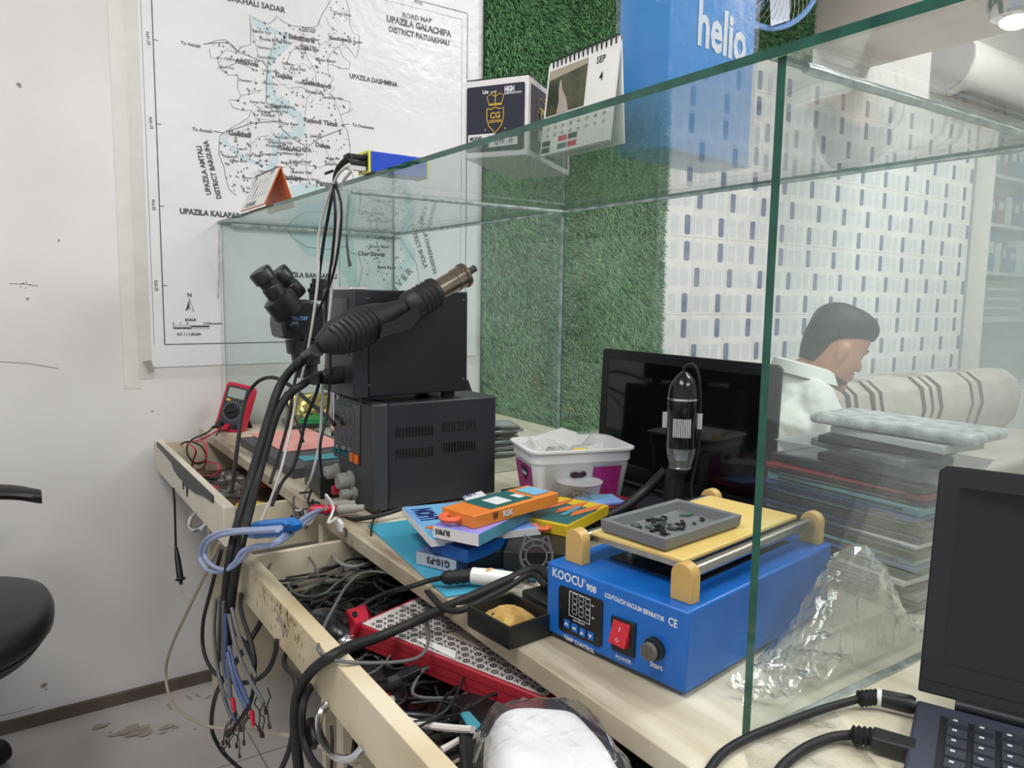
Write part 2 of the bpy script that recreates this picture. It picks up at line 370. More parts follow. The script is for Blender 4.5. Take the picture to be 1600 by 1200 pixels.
def inside(x, y, poly):
    c = False; j = len(poly)-1
    for i in range(len(poly)):
        a, d = poly[i], poly[j]
        if (a[1] > y) != (d[1] > y) and x < (d[0]-a[0])*(y-a[1])/(d[1]-a[1])+a[0]: c = not c
        j = i
    return c
LAND = WEST[::1]+EAST+[(548,300),(370,306)]+WEST3[::-1]+WEST2[::-1]
LAND2 = [(560,300),(628,320),(622,370),(630,400),(640,440),(560,460),(566,400)]
rng = random.Random(3)
def dots(poly, n, x0, x1, y0, y1):
    k = 0
    while k < n:
        x, y = rng.uniform(x0, x1), rng.uniform(y0, y1)
        if not inside(x, y, poly): continue
        k += 1; c = wq(x, y); m = rng.random()
        if m < .5:
            r = rng.choice((.0024,.0032,.0042)); ink.use('map_thin'); ink.poly([(c.x+r*math.cos(i*PI/3), YP-.0005, c.z+r*math.sin(i*PI/3)) for i in range(6)])
        elif m < .8:
            pts = [wq(x+rng.uniform(-12,12)*t/2, y+rng.uniform(-9,9)*t/2) for t in range(3)]; ink.ribbon(pts, .0007, NM, .0005)
        else:
            ink.use('map_line'); ink.poly([(c.x-.003, YP-.0005, c.z), (c.x+.003, YP-.0005, c.z), (c.x, YP-.0005, c.z+.006)])
dots(LAND, 460, 326, 562, -10, 305); dots(LAND2, 90, 560, 645, 300, 460)
ink.use('map_line')
def mt(s, p0, p1, hk=1., bold=.012): ink.text(s, wq(*p0), wq(*p1), NM, hk, bold*1.5+.004, .0010)
for a in [('ROAD MAP',(629,27),(674.5,36.5),1,.02),('UPAZILA GALACHIPA',(604,33.5),(705,58.5),1.15,.028),('DISTRICT PATUAKHALI',(607.5,49.5),(702,71.5),1.15,.022),
          ('UPAZILA DASHMINA',(546,122),(621,136),1.15,.022),('To Dashmina',(550.5,197),(584,202.5)),('To Amtali',(282.5,69),(313,75)),('To Amtali',(300.5,204),(331,208)),
          ('Amkhola',(367,98),(404,104.5),1,.025),('Bakulbaria',(451,60),(492,68),1,.02),('Gajalia',(430,120),(457,124.5),1,.02),('Chiknikandi',(472,131),(517,139),1,.02),
          ('Ratandi Taltali',(475,190),(527,198),1,.02),('Golkhali',(357,211),(392,215),1.1,.03),('GALACHIPA',(440,233),(487,238.5),1.1,.012),('Dakua',(493,229),(516,232.5),1,.02),
          ('Galachipa',(432,279),(471,282),1.1,.02),('Panpatti',(494,290),(528,292),1.1,.02),('PATUAKHALI SADAR',(331,-4.5),(446,20.5),1,.015),('UPAZILA KALAPARA',(281,333.5),(383,342),1.1,.026),
          ('UPAZILA RANGABALI',(437,432),(526,435.5),1.1,.024),('UPAZILA AMTALI',(330,304),(314,228),1.1,.022),('DISTRICT BARGUNA',(346,310),(324.5,219),1.1,.022),
          ('UPAZILA CHARFASSION',(655,338),(677,428),1.1,.02),('DISTRICT BHOLA',(640,352),(663,420),1.1,.02),('R I V E R',(612,464),(645,424)),('Char Biswas',(559,399),(601,400.5),1,.02),
          ('Batta Bazar',(590,419.5),(619,420.5)),('N',(293,464),(299.5,464),1,.015),('SCALE',(289,501.5),(306,501.5),1,.03),('2     1     0               2 Kilometers',(269.5,507),(347,507)),
          ('R.F. 1 / 1,50,000',(277,524),(314,524),1,.02),('22°15\'N',(235,71),(232.5,50),1,.01),('22°10\'N',(239,202),(237,183),1,.01),('22°5\'N',(243,329),(241.5,312),1,.01),('22°0\'N',(247,455),(245.5,438),1,.01),
          ('90°30\'E',(647,4),(660,8.5))]: mt(*a)
HATS = ['Badura Hat','Moon Hat','Serukher Hat','Sipai Hat','Goalia Bridge Bazar','Kalibari Hat','Jolekha','Galachipa Hat','Gazi Hat','Horidebpur Bazar','Sluis Bazar','Ponkhali','Uttor Hat','Naluabagi Hat','Char Bazar','Nalubag','Bakshir Hat','Paruaghata','Kanchon Hat','Choto Hat','Chandra Hat','Nazirpur','Kaya Hat','Domra','Taltali Hat','Khegu Ghat','Dhanbari','Karua Hat']
for i, s in enumerate(HATS*2):
    for _ in range(60):
        x, y = rng.uniform(330, 545), rng.uniform(10, 300)
        if inside(x, y, LAND) and inside(x+24, y+4, LAND): break
    mt(s, (x, y), (x+len(s)*2.7, y+len(s)*2.7*(.17-.0005*y)), 1, .004)
for i, s in enumerate(['Char Kajal','Bandar Hat','Charbiswas Hat','Choto Bazar']): mt(s, (585-8*(i%2), 345+i*14), (585-8*(i%2)+len(s)*2.9, 346+i*14), 1, .004)
for y0 in (62, 193, 321, 446): ink.ribbon([(.364,YP,wq(240,y0).z),(.376,YP,wq(240,y0).z)], .002, NM, .0007)
for p in ([(270.7,508.5),(327,508.5),(327,514),(270.7,514)],): ink.poly([wq(*q,.0006) for q in p])
ink.poly([wq(*q,.0006) for q in [(289.5,487),(296,466.5),(296,482)]]); ink.use('map_paper')
ink.poly([wq(*q,.0009) for q in [(271.5,509.2),(298.5,509.2),(298.5,511.2),(271.5,511.2)]]); ink.poly([wq(*q,.0009) for q in [(299.5,511.6),(326.3,511.6),(326.3,513.4),(299.5,513.4)]])
ink.use('map_line'); wline([(296,466.5),(303,487),(296,481)], .0012)
ink.build('map_printing', mp, recalc=False)
glass('map_film', tint=(250,250,250), dust_haze=.03, dust_haze_col=(235,235,235), gloss=.9, rough=.22, dscale=5, bump=.3)
b = B('map_film'); n = 26; rng = random.Random(5)                       # slightly rumpled film
gx = [.295+(1.066)*i/n for i in range(n+1)]; gz = [.895+1.305*i/n for i in range(n+1)]
V = [[b.v((x, YP-.0035-.003*abs(math.sin(x*23+z*7)+math.sin(z*31-x*9))*rng.uniform(.3,1), z)) for x in gx] for z in gz]
for j in range(n):
    for i in range(n): b.face([V[j][i],V[j][i+1],V[j+1][i+1],V[j+1][i]], True)
b.build('plastic_cover', mp)
B('tape').box(.262,.302,YW-.0012,YW-.0002,.87,2.2).box(.302,.33,YW-.0016,YW-.0002,.895,2.2).build('tape', mp)
mat('torn_hole', (150,146,140), .8); B('torn_hole').prism([wq(*q,.0072) for q in [(222,565),(236,563),(240,574),(240,581),(232,582),(231,573)]], (0,.0006,0)).build('torn_corner', mp)

# ceiling lamps, air conditioner, fan
mat('lamp_face', (255,252,246), .5, emit=5.0)
for i, (nm, (x, y, z, sx, sy, wt)) in enumerate(zip(['nearest the white wall','over the customer side','behind the workbench','by the display shelves'], LAMPS)):
    t = thing('ceiling_light', 'flat white square ceiling light '+nm, 'ceiling light', (x, y, 2.9), 0, 'ceiling lights')
    B('white_plastic').box(x-sx/2-.02, x+sx/2+.02, y-sy/2-.02, y+sy/2+.02, z+.005, 2.899).build('housing', t)
    B('lamp_face').box(x-sx/2, x+sx/2, y-sy/2, y+sy/2, z, z+.004).build('diffuser', t)
    ld = bpy.data.lights.new('lamp', 'AREA'); ld.shape = 'RECTANGLE'; ld.size = sx; ld.size_y = sy; ld.energy = wt; ld.color = (1, .985, .96)
    lo = bpy.data.objects.new('lamp', ld); COL.objects.link(lo); lo.parent = t; lo.location = (0, 0, z-.01-2.9)
ac = thing('air_conditioner', 'white wall-mounted split air conditioner high on the right with curved glossy front', 'air conditioner', (4.75, YW, 2.2))
mat('ac_white', (226,224,222), .14)
prof = [(0,.02),(-.06,.0),(-.13,.02),(-.18,.07),(-.21,.14),(-.21,.2),(-.17,.26),(-.08,.29),(0,.3)]
B('ac_white').prism([(4.2, YW+y, 2.24+z) for y, z in prof], (1.15,0,0)).build('housing', ac, bevel=.01)
mat('grey_shell', (160,162,166), .5)
B('grey_shell').prism([(4.185, YW+y*1.04, 2.238+z*1.01) for y, z in prof], (.015,0,0)).build('end_cap', ac)
B('dark_front').box(4.3, 5.25, YW-.15, YW-.05, 2.236, 2.246).build('air_outlet', ac)

pc = at(1590,2,'Y',1.25); pn = thing('pendant_lamp', 'shiny chrome lamp hanging from the ceiling at the top right corner', 'lamp', (pc.x,pc.y,2.9))
B('chrome').lathe((pc.x,pc.y,pc.z+.16),(pc.x,pc.y,pc.z-.1), [(0,.02),(.02,.05),(.10,.085),(.17,.09),(.21,.075),(.225,.04)], 28).build('lamp_shade', pn)
B('lamp_face').ball((pc.x,pc.y,pc.z-.06), (.05,.05,.03)).build('bulb', pn); B('black_rubber').cyl((pc.x,pc.y,pc.z+.16),(pc.x,pc.y,2.9),.004).build('cord', pn)
fan = thing('wall_fan', 'round fan with wire cage half hidden behind the tall blue carton', 'fan', (2.72, YW, 2.2))
fc = Vector((2.60, 2.02, 2.42)); fn = Vector((-.35,-.9,-.15)).normalized()
mat('fan_blue', (120,160,215), .3); mat('fan_blade', (205,215,232), .3)
e1 = fn.cross(Vector((0,0,1))).normalized(); e2 = e1.cross(fn)
def circ(r, o=0, n=40): return [fc+fn*o+e1*(r*math.cos(2*PI*i/n))+e2*(r*math.sin(2*PI*i/n)) for i in range(n+1)]
rim_ = B('fan_blue').tube(circ(.205), .012, 8, 1).build('cage_rim', fan)
b = B('chrome')
for i in range(48):
    a = 2*PI*i/48; d = e1*math.cos(a)+e2*math.sin(a); b.tube([fc+fn*.07+d*.05, fc+fn*.06+d*.14, fc+fn*.0+d*.205], .0014, 4, 3)
b.build('cage_wires', rim_)
for i in range(3):
    a = 2*PI*i/3; d = e1*math.cos(a)+e2*math.sin(a); g = e1*math.cos(a+1.1)+e2*math.sin(a+1.1)
    B('fan_blade').prism([fc+d*.03, fc+d*.12-g*.03, fc+d*.18+g*.02+fn*.02, fc+d*.12+g*.12+fn*.03, fc+g*.04], fn*.002).build('blade', fan)
B('fan_blue').lathe(fc+fn*.075, fc-fn*.1, [(0,.045),(.02,.05),(.03,.03),(.1,.03),(.11,.055),(.17,.05)]).build('motor', fan)
B('fan_blue').tube([fc-fn*.08, fc-fn*.1-Vector((0,0,.1)), (fc.x+.05, YW-.012, fc.z-.15)], .015).build('bracket', fan)
# ================================================================ WORKBENCH AND GLASS CASE
desk = thing('workbench', 'long cream laminate workbench with two open drawers running out from the white wall', 'workbench', (.8, 1.0, 0))
mat('cream_worn', (216,204,180), .5, rgb2=(190,172,136), scale=7, bump=.2, bscale=70, stretch=(1,1,1))
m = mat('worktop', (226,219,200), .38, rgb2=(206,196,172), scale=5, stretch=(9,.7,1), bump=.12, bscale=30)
N = m.node_tree.nodes; L = m.node_tree.links                       # browner, streaked laminate along the front beside the machine
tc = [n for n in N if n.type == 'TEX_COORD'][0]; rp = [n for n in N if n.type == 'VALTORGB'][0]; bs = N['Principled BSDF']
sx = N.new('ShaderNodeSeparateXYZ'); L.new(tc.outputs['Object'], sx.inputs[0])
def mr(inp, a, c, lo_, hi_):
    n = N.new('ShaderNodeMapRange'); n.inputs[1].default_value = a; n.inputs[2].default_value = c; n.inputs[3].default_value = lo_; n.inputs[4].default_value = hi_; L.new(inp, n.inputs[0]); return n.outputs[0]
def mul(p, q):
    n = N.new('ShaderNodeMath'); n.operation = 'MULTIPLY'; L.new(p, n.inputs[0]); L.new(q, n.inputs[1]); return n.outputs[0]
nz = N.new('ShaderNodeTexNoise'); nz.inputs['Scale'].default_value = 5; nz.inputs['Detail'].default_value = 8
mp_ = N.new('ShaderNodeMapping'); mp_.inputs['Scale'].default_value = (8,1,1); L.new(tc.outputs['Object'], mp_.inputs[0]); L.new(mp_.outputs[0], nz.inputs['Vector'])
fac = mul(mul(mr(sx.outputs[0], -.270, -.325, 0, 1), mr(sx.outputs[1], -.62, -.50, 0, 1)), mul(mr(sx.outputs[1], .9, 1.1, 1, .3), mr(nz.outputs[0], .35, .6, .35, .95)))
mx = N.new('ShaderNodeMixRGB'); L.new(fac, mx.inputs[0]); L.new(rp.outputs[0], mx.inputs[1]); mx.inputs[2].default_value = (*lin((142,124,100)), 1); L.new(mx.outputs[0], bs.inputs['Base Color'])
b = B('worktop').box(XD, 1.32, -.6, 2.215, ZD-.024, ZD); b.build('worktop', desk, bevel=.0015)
for y0, y1 in ((2.13,2.155),(1.235,1.255),(.36,.38),(-.6,-.575)): B('cream_edge').box(XD, 1.30, y0, y1, 0, ZD-.024).build('side_panel', desk)
B('cream_edge').box(1.28, 1.30, -.575, 2.13, 0.0, ZD-.024).build('back_panel', desk)
# a lower divider seen beside the cables
B('cream_edge').box(.36, .44, .93, .955, 0, .60).build('leg', desk)
def drawer(x0, ya, yb, z0, z1, depth, wear, hy):
    f = B('cream_worn' if wear else 'cream').box(x0, x0+.021, ya, yb, z0, z1)
    if wear:
        f.use('scuff')
        rg = random.Random(9)
        for k in range(120):
            y = rg.gauss(.93, .05); z = z1-.004-abs(rg.gauss(0,.022)); s = rg.uniform(.0006,.003)
            if z < z0+.003: continue
            f.poly([(x0-.0004, y+s*math.cos(i*PI/3)*rg.uniform(.4,1.2), z+1.6*s*math.sin(i*PI/3)*rg.uniform(.4,1.6)) for i in range(6)])
        f.use('wall_dirt'); f.poly([(x0-.0006,*q) for q in [(.955,.712),(.945,.712),(.925,.703),(.912,.698),(.915,.692),(.93,.694),(.95,.702)]])
    d = f.build('drawer', desk, bevel=.0012)
    b = B('board_darkened' if wear else 'brown_board').box(x0+.021, x0+depth, ya+.01, yb-.01, z0-.02, z0-.012).use('cream_edge')
    b.box(x0+.021, x0+depth, ya+.008, ya+.02, z0-.02, z1-.006).box(x0+.021, x0+depth, yb-.02, yb-.008, z0-.02, z1-.006).box(x0+depth-.012, x0+depth, ya+.02, yb-.02, z0-.02, z1-.006)
    b.build('drawer_box', d)
    B('chrome').tube([(x0-.001,hy-.05,z0+.006),(x0-.012,hy-.045,z0-.004),(x0-.02,hy-.02,z0-.012),(x0-.02,hy+.02,z0-.012),(x0-.012,hy+.045,z0-.004),(x0-.001,hy+.05,z0+.006)], .0042).build('handle', d)
    return d
mat('scuff', (170,146,100), .8); mat('board_darkened', (44,40,38), .7, var=.3)  # near drawer's bottom board painted darker to deepen the inside
drawer(.324, 1.425, 2.195, .655, .73, .50, False, 1.62)
drawer(.281, -.35, 1.165, .667, .73, .52, True, .72)
B('black_plastic').prism([(.3236,y,z) for y, z in [(2.13,.737),(2.13,.724),(2.02,.722),(1.93,.718),(1.90,.706),(1.83,.700),(1.80,.702),(1.797,.682),(1.790,.702),(1.76,.694),(1.757,.674),(1.745,.700),(1.66,.704),(1.58,.716),(1.50,.722),(1.50,.737)]], (-.0022,0,0)).build('edge_strip', desk)
# hole: keep the strip a part with the drawer it is stuck to
case = thing('glass_display_case', 'large empty clear glass counter case with green edges standing open-fronted on the workbench', 'glass case', (.78, 1.3, ZD))
glass('pane_top', dust_haze=.035, dscale=4); glass('pane_rear', dust_haze=.07, dscale=3); glass('pane_near', dust_haze=.09, dscale=2.2, dust_haze_col=(226,228,226), lo=.25); glass('pane_mid', dust_haze=.015)  # near pane's pale coat also paints in the milky glare of reflections
mat('glass_edge', (34,92,76), .08, rgb2=(22,74,62), scale=40, coat=.3); mat('glass_edge_pale', (84,116,110), .15)
def pane(name, x0, x1, y0, y1, z0, z1, m, edge='glass_edge', ax='X', pale=()):
    b = B(m); k = 'XYZ'.index(ax); c = [(x0,y0,z0),(x1,y0,z0),(x1,y1,z0),(x0,y1,z0),(x0,y0,z1),(x1,y0,z1),(x1,y1,z1),(x0,y1,z1)]
    v = [b.v(p) for p in c]
    for q, a in (((0,3,2,1),2),((4,5,6,7),2),((0,1,5,4),1),((1,2,6,5),0),((2,3,7,6),1),((3,0,4,7),0)):
        b.use(m if a == k else edge); b.face([v[i] for i in q])
    return b.build(name, case)
TG = .008
pane('top_pane', XG-.004, XR+.012, -.35, 2.212, ZT-TG, ZT, 'pane_top', ax='Z')
pane('rear_pane', XR, XR+.006, -.35, 2.212, ZD, ZT-TG, 'pane_rear', ax='X', edge='glass_edge_pale')
pane('near_partition', XG, XR, YN, YN+TG, ZD, ZT-TG, 'pane_near', ax='Y')
pane('middle_partition', XG+.004, XR, YM, YM+.004, ZD, ZT-TG, 'pane_mid', ax='Y', edge='glass_edge_pale')
pane('wall_pane', XG+.004, XR, 2.206, 2.211, ZD, ZT-TG, 'pane_mid', ax='Y', edge='glass_edge_pale')
glass('silicone', tint=(215,228,226), dust_haze=.5, dust_haze_col=(206,216,216), gloss=1.2, rough=.25, dscale=40)
b = B('silicone')
def bead(p, q, r=.004): b.tube([Vector(p)+(Vector(q)-Vector(p))*t + Vector((0,0,0)) for t in (0,.25,.5,.75,1)], lambda t: r*(1+.1*math.sin(t*47)), 6, 6)
bead((XR-.002,YM+.006,ZD),(XR-.002,YM+.006,ZT-TG), .0045); bead((XR-.002,-.3,ZT-TG-.002),(XR-.002,2.2,ZT-TG-.002), .0025)
bead((XG+.03,YN+.004,ZT-TG-.003),(XR,YN+.004,ZT-TG-.003), .0045); bead((XG+.03,YM+.003,ZT-TG-.002),(XR,YM+.003,ZT-TG-.002), .004); bead((XR,YN+.004,ZD),(XR,YN+.004,ZT-TG), .004)
bead((XG+.01,YN+.001,ZD+.001),(XR,YN+.001,ZD+.001), .004); bead((XG+.03,2.204,ZT-TG-.002),(XR,2.204,ZT-TG-.002), .006)
b.build('silicone_seam', case)
# ================================================================ ON THE WORKBENCH
def atp(px, py, P, n):
    d = _f + _r*((px-800)/F_PX) - _u*((py-600)/F_PX); n = Vector(n); return EYE + d*((Vector(P)-EYE).dot(n)/d.dot(n))
Z3 = Vector((0,0,1))
# ---- power supply
X0, X1, Y0, Y1, Z0, Z1 = .510, .762, 1.172, 1.326, .757, .943
ps = thing('bench_power_supply', 'dark grey bench power supply with side vents under the hot air station', 'power supply', (.636, 1.26, ZD))
b = B('dark_shell').box(X0+.032, X1, Y0, Y1, Z0, Z1); b.build('shell', ps, bevel=.003)
B('dark_front').box(X0, X0+.032, Y0-.001, Y1+.001, Z0-.001, Z1+.001).build('front_bezel', ps, bevel=.004)
for gx0, gx1, gy in ((620,675,669),(693,742,660),(620,675,702),(693,742,692)):
    b = B('black_gloss')
    for i in range(12):
        x = gx0+(gx1-gx0)*i/11; y = gy-3.5*(i/11)*1.2
        a, c = at(x,y,'Y',Y0), at(x,y+15,'Y',Y0); b.box(a.x-.0012, a.x+.0012, Y0-.0006, Y0+.001, c.z, a.z)
    b.build('vent', ps)
def pf(px, py, l=0): return at(px, py, 'X', X0-l)
mat('panel_black', (24,25,30), .25); mat('lcd_dim', (104,108,150), .5); mat('teal_button', (24,96,106), .45); mat('orange_button', (240,118,40), .45)
B('panel_black').prism([pf(*q) for q in [(523,623),(564,634),(563,728),(523,712)]], (-.0012,0,0)).build('display_panel', ps); pnl = [o for o in COL.objects if o.name.startswith('display_panel')][-1]
def seg7(b, s, P, w, h, ex, ey, nrm, wd):
    SEG = {'0':'abcdef','1':'bc','2':'abged','3':'abgcd','4':'fgbc','5':'afgcd','6':'afgedc','7':'abc','8':'abcdefg','9':'abcdfg','.':'.'}
    pts = dict(a=((0,1),(1,1)), b=((1,1),(1,.5)), c=((1,.5),(1,0)), d=((0,0),(1,0)), e=((0,.5),(0,0)), f=((0,1),(0,.5)), g=((0,.5),(1,.5)))
    P = Vector(P)
    for ch in s:
        for q in SEG[ch]:
            if q == '.': b.ribbon([P-ex*w*.3, P-ex*w*.3+ey*h*.08], wd, nrm, .0003); continue
            (x0,y0),(x1,y1) = pts[q]; A, C = P+ex*w*x0+ey*h*y0, P+ex*w*x1+ey*h*y1; g = (C-A)*.08
            b.ribbon([A+g, C-g], wd, nrm, .0003)
        if ch != '.': P = P+ex*w*1.5
NX = Vector((-1,0,0)); EX = Vector((0,-1,0))
b = B('lcd_dim'); seg7(b, '04.70', pf(528,657,.0014), .014, .026, EX, Z3, NX, .0018); seg7(b, '0.005', pf(528,690,.0014), .014, .024, EX, Z3, NX, .0018)
b.use('white_print').text('CC      OCP     CV', pf(525,700,.0014), pf(548,705,.0014), NX).use('teal_button').text('DC POWER SUPPLY', pf(525,632,.0014), pf(551,639,.0014), NX, 1.2)
b.build('lettering', ps, recalc=False)
for i, (x, y) in enumerate([(525,702),(532,705),(539,708),(545,711)]): B('teal_button').lathe(pf(x,y,0), pf(x,y,.01), [(0,.007),(.003,.007),(.0035,.005)]).build('button', pnl)
for x, y in ((551.5,714),(559,717.5)):
    c = pf(x, y); B('orange_button').obox(c+NX*.002, (.006,.013,.016)).build('button', pnl, bevel=.001)['label'] = 'orange square button'
mat('knob_grey', (150,148,142), .5)
for x, y, r in ((528,738,.017),(549,750,.018)):
    c = pf(x, y); B('knob_grey').lathe(c, c+NX*.03, [(0,r),(.004,r),(.006,r*.86),(.024,r*.8),(.027,r*.7)], 24).build('knob', ps)
for x, y, m in ((528,783,'black_plastic'),(543,790,'red_plastic'),(556,795,'knob_grey')):
    c = pf(x, y); c.z = max(c.z, .775); B(m).lathe(c, c+NX*.03, [(0,.011),(.006,.011),(.007,.007),(.012,.007),(.013,.0095),(.028,.009)]).build('terminal', ps)
for x, y in ((X0+.03,Y0+.02),(X1-.03,Y0+.02),(X0+.03,Y1-.02),(X1-.03,Y1-.02)): B('black_rubber').cyl((x,y,ZD),(x,y,Z0),.009).build('foot', ps)

# ---- hot air station on top
hs = thing('hot_air_station', 'black hot air rework station box stacked on the power supply', 'rework station', (.6, 1.28, .944))
HX0, HX1, HY0, HY1, HZ0, HZ1 = .484, .706, 1.185, 1.326, .955, 1.1365
mat('station_black', (27,28,34), .42, var=.12)
b = B('station_black').box(HX0+.028, HX1, HY0, HY1, HZ0, HZ1); b.build('shell', hs, bevel=.0025)
B('dark_shell').box(HX0, HX0+.028, HY0-.001, HY1+.001, HZ0-.002, HZ1+.001).build('front_bezel', hs, bevel=.003)
B('panel_black').box(HX0-.001, HX0, HY0+.02, HY1-.015, HZ0+.07, HZ1-.015).build('display_panel', hs)
for x, y in ((HX0+.03,HY0+.02),(HX1-.03,HY0+.02),(HX0+.03,HY1-.02),(HX1-.03,HY1-.02)): B('black_rubber').box(x-.01,x+.01,y-.008,y+.008,.944,HZ0).build('foot', hs)
for x, y in ((574,467),(724,470),(577,602),(724,592)):
    c = at(x, y, 'Y', HY0); B('dark_front').ball(c, (.003,.0015,.003), 10, 6).build('screw', hs)
B('black_plastic').lathe((HX0,1.24,.99), (HX0-.03,1.24,.987), [(0,.016),(.02,.015),(.03,.013)]).build('socket', hs)
B('white_plastic').box(HX0+.001, HX0+.03, HY0+.01, HY1-.02, HZ1, HZ1+.004).build('top_label', hs)
# cradle
hb = B('station_black')
c0 = [at(*q,'Y',1.17) for q in [(600,492),(610,466),(640,462),(656,495),(640,515),(608,524),(592,528)]]
hb.prism(c0, (0,.017,0)); hb.prism([at(*q,'Y',1.108) for q in [(592,528),(597,506),(618,500),(650,478),(656,495),(640,515),(608,524)]], (0,-.003,0))
lo = [at(*q,'Y',1.108) for q in [(592,529),(610,525),(640,516)]]; hb.prism([lo[0],lo[1],lo[2],lo[2]-Z3*.003,lo[0]-Z3*.003], (0,.07,0)); hb.build('cradle', hs)

gun = thing('hot_air_gun', 'black hot air gun with tan metal barrel lying in the cradle of the station', 'hot air gun', (.55, 1.14, 1.0))
GY = 1.140
G0, G1 = at(497,546,'Y',GY), at(742,419,'Y',GY); GL = (G1-G0).length; gd = (G1-G0).normalized(); q = GL
mat('gun_black', (30,30,33), .5, var=.2, scale=60, bump=.2); mat('barrel', (160,144,130), .28, .9, var=.3, scale=40)
def ga(t, r): return (t*GL, r)
H0 = at(497,540,'Y',GY); H1 = at(640,478,'Y',GY); hl = (H1-H0).length
B('gun_black').lathe(H0, H1, [(0,.012),(.012,.020),(.03,.029),(.06,.034),(.085,.033),(.11,.028),(.13,.021),(.148,.017),(hl-.01,.017),(hl,.019)], 28, flat=.85).build('handle', gun); gh = [o for o in COL.objects if o.name.startswith('handle')][-1]
b = B('black_rubber')
for i in range(9):
    t = .022+i*.009; r = (.0275,.0305,.033,.034,.0343,.0343,.0338,.033,.031)[i]
    hd = (H1-H0).normalized(); c = H0+hd*t; s = hd.cross(Vector((0,1,0))).normalized()
    b.tube([c+Vector((0,-r*.85*math.cos(a),0))+s*(r*math.sin(a))+hd*(.006*math.cos(a*2)) for a in (-.9,-.6,-.3,0,.3,.6,.9)], .0013, 5, 3)
b.build('grip_ribs', gh)
C0, C1 = at(634,484,'Y',GY), at(682,455,'Y',GY); cl = (C1-C0).length
b = B('gun_black').lathe(C0, C1, [(0,.020),(.006,.0255),(cl*.35,.0265)]+[(cl*(.4+.07*i), .0265 if i % 2 else .0235) for i in range(8)]+[(cl,.025)], 28); b.build('collar', gun)
N0, N1 = C1, at(727,429,'Y',GY); nl = (N1-N0).length
B('barrel').lathe(N0, N1, [(0,.018),(nl*.62,.018),(nl*.63,.0195),(nl*.9,.0195),(nl*.91,.022),(nl,.022)], 28).build('barrel', gun)
T1 = at(742,419,'Y',GY)
B('dark_front').cyl(N1, T1, .0062).build('nozzle', gun)

# ---- stereo microscope behind
ms = thing('stereo_microscope', 'black stereo microscope with two angled eyepieces standing behind the stations', 'microscope', (.64, 1.78, ZD))
def pm(px, py, Y=1.75): return at(px, py, 'Y', Y)
mat('scope_black', (30,31,34), .38, var=.1)
for (a, c, Y) in (((404,422),(436,466),1.72),((432,423),(468,462),1.80)):
    A, C = pm(*a, Y), pm(*c, Y); L = (C-A).length
    B('scope_black').lathe(A, C, [(0,.023),(.004,.026),(.028,.025),(.03,.021),(.042,.0195)]+[(.044+.004*i, .0225 if i%2 else .0215) for i in range(8)]+[(.08,.02),(L,.02)], 24).build('eyepiece', ms)
A, C = pm(432,463,1.72), pm(456,494,1.72); B('scope_black').lathe(A, C, [(0,.03),(.004,.037),(.045,.037),(.05,.034)], 28).build('eyepiece_housing', ms)
B('scope_black').prism([pm(*q,1.70) for q in [(441,497),(458,474),(481,468),(512,480),(520,500),(508,530),(445,530),(441,510)]], (0,.10,0)).build('head', ms, bevel=.006)
B('scope_black').lathe(pm(476,530,1.75), pm(480,583,1.75), [(0,.045),(.03,.043),(.035,.034),(.06,.032),(.062,.026),(.09,.024)], 28).build('objective', ms)
b = B('scope_black').lathe(pm(499,470,1.76), pm(499,440,1.76), [(0,.024),(.018,.024),(.02,.027),(.028,.027),(.03,.022),(.04,.022),(.042,.018),(.052,.018)], 20); b.build('camera_port', ms)
B('black_plastic').ball(pm(460,508,1.69), .012).build('focus_knob', ms)
B('lcd_dim' if 0 else 'fan_blue').text('TD-7SBF', pm(456,501,1.6995), pm(481,500,1.6995), NM, 1.2).build('lettering', ms, recalc=False)
B('white_plastic').box(.60,.72,1.74,1.86,ZD,.762).build('base', ms, bevel=.003)
cx = pm(478,560,1.80); B('chrome').cyl((.70,1.84,.762),(.70,1.84,1.05),.011).build('post', ms)
B('scope_black').tube([(.70,1.84,1.03),(.66,1.80,1.03),pm(480,545,1.78)], .014).build('arm', ms)

# ---- red multimeter leaning against the wall
mm = thing('multimeter', 'red digital multimeter with grey display leaning at the wall end of the bench', 'multimeter', (.5, 2.12, ZD))
wv = Vector((.62,-.62,-.16)).normalized(); up = Vector((.20,.18,1)); up = (up-wv*up.dot(wv)).normalized(); nn = wv.cross(up)
O = Vector((.492, 2.105, .752)); 
def mmP(u, v, n=0): return O + wv*u + up*v + nn*n
mat('meter_red', (205,32,66), .38); mat('meter_face', (62,62,68), .5); mat('lcd', (168,176,172), .35)
def rr(u0, u1, v0, v1, c, n=0, f=mmP):
    pts = []
    for (x, y, a0) in ((u1-c,v1-c,0),(u0+c,v1-c,PI/2),(u0+c,v0+c,PI),(u1-c,v0+c,1.5*PI)):
        for k in range(4): a = a0+k*PI/6; pts.append(f(x+c*math.cos(a), y+c*math.sin(a), n))
    return pts
B('meter_red').rings([rr(-.038,.038,.004,.132,.012,-.034), rr(-.041,.041,.0,.136,.014,-.028), rr(-.041,.041,.0,.136,.014,-.006), rr(-.036,.036,.004,.131,.012,0)]).build('case', mm)
mf = B('meter_face').prism(rr(-.031,.031,.010,.126,.008,0), nn*.0015).build('face', mm)
B('lcd').prism(rr(-.025,.025,.094,.121,.003,.0015), nn*.001).build('display', mf)
c = mmP(0,.058,.0015); B('black_plastic').lathe(c, c+nn*.008, [(0,.021),(.003,.021),(.004,.018),(.005,.018)], 28).obox(c+nn*.008, (.036,.008,.008), Matrix((wv,up,nn)).transposed() @ Matrix.Rotation(.35,3,'Z')).build('dial', mf)
b = B('white_print')
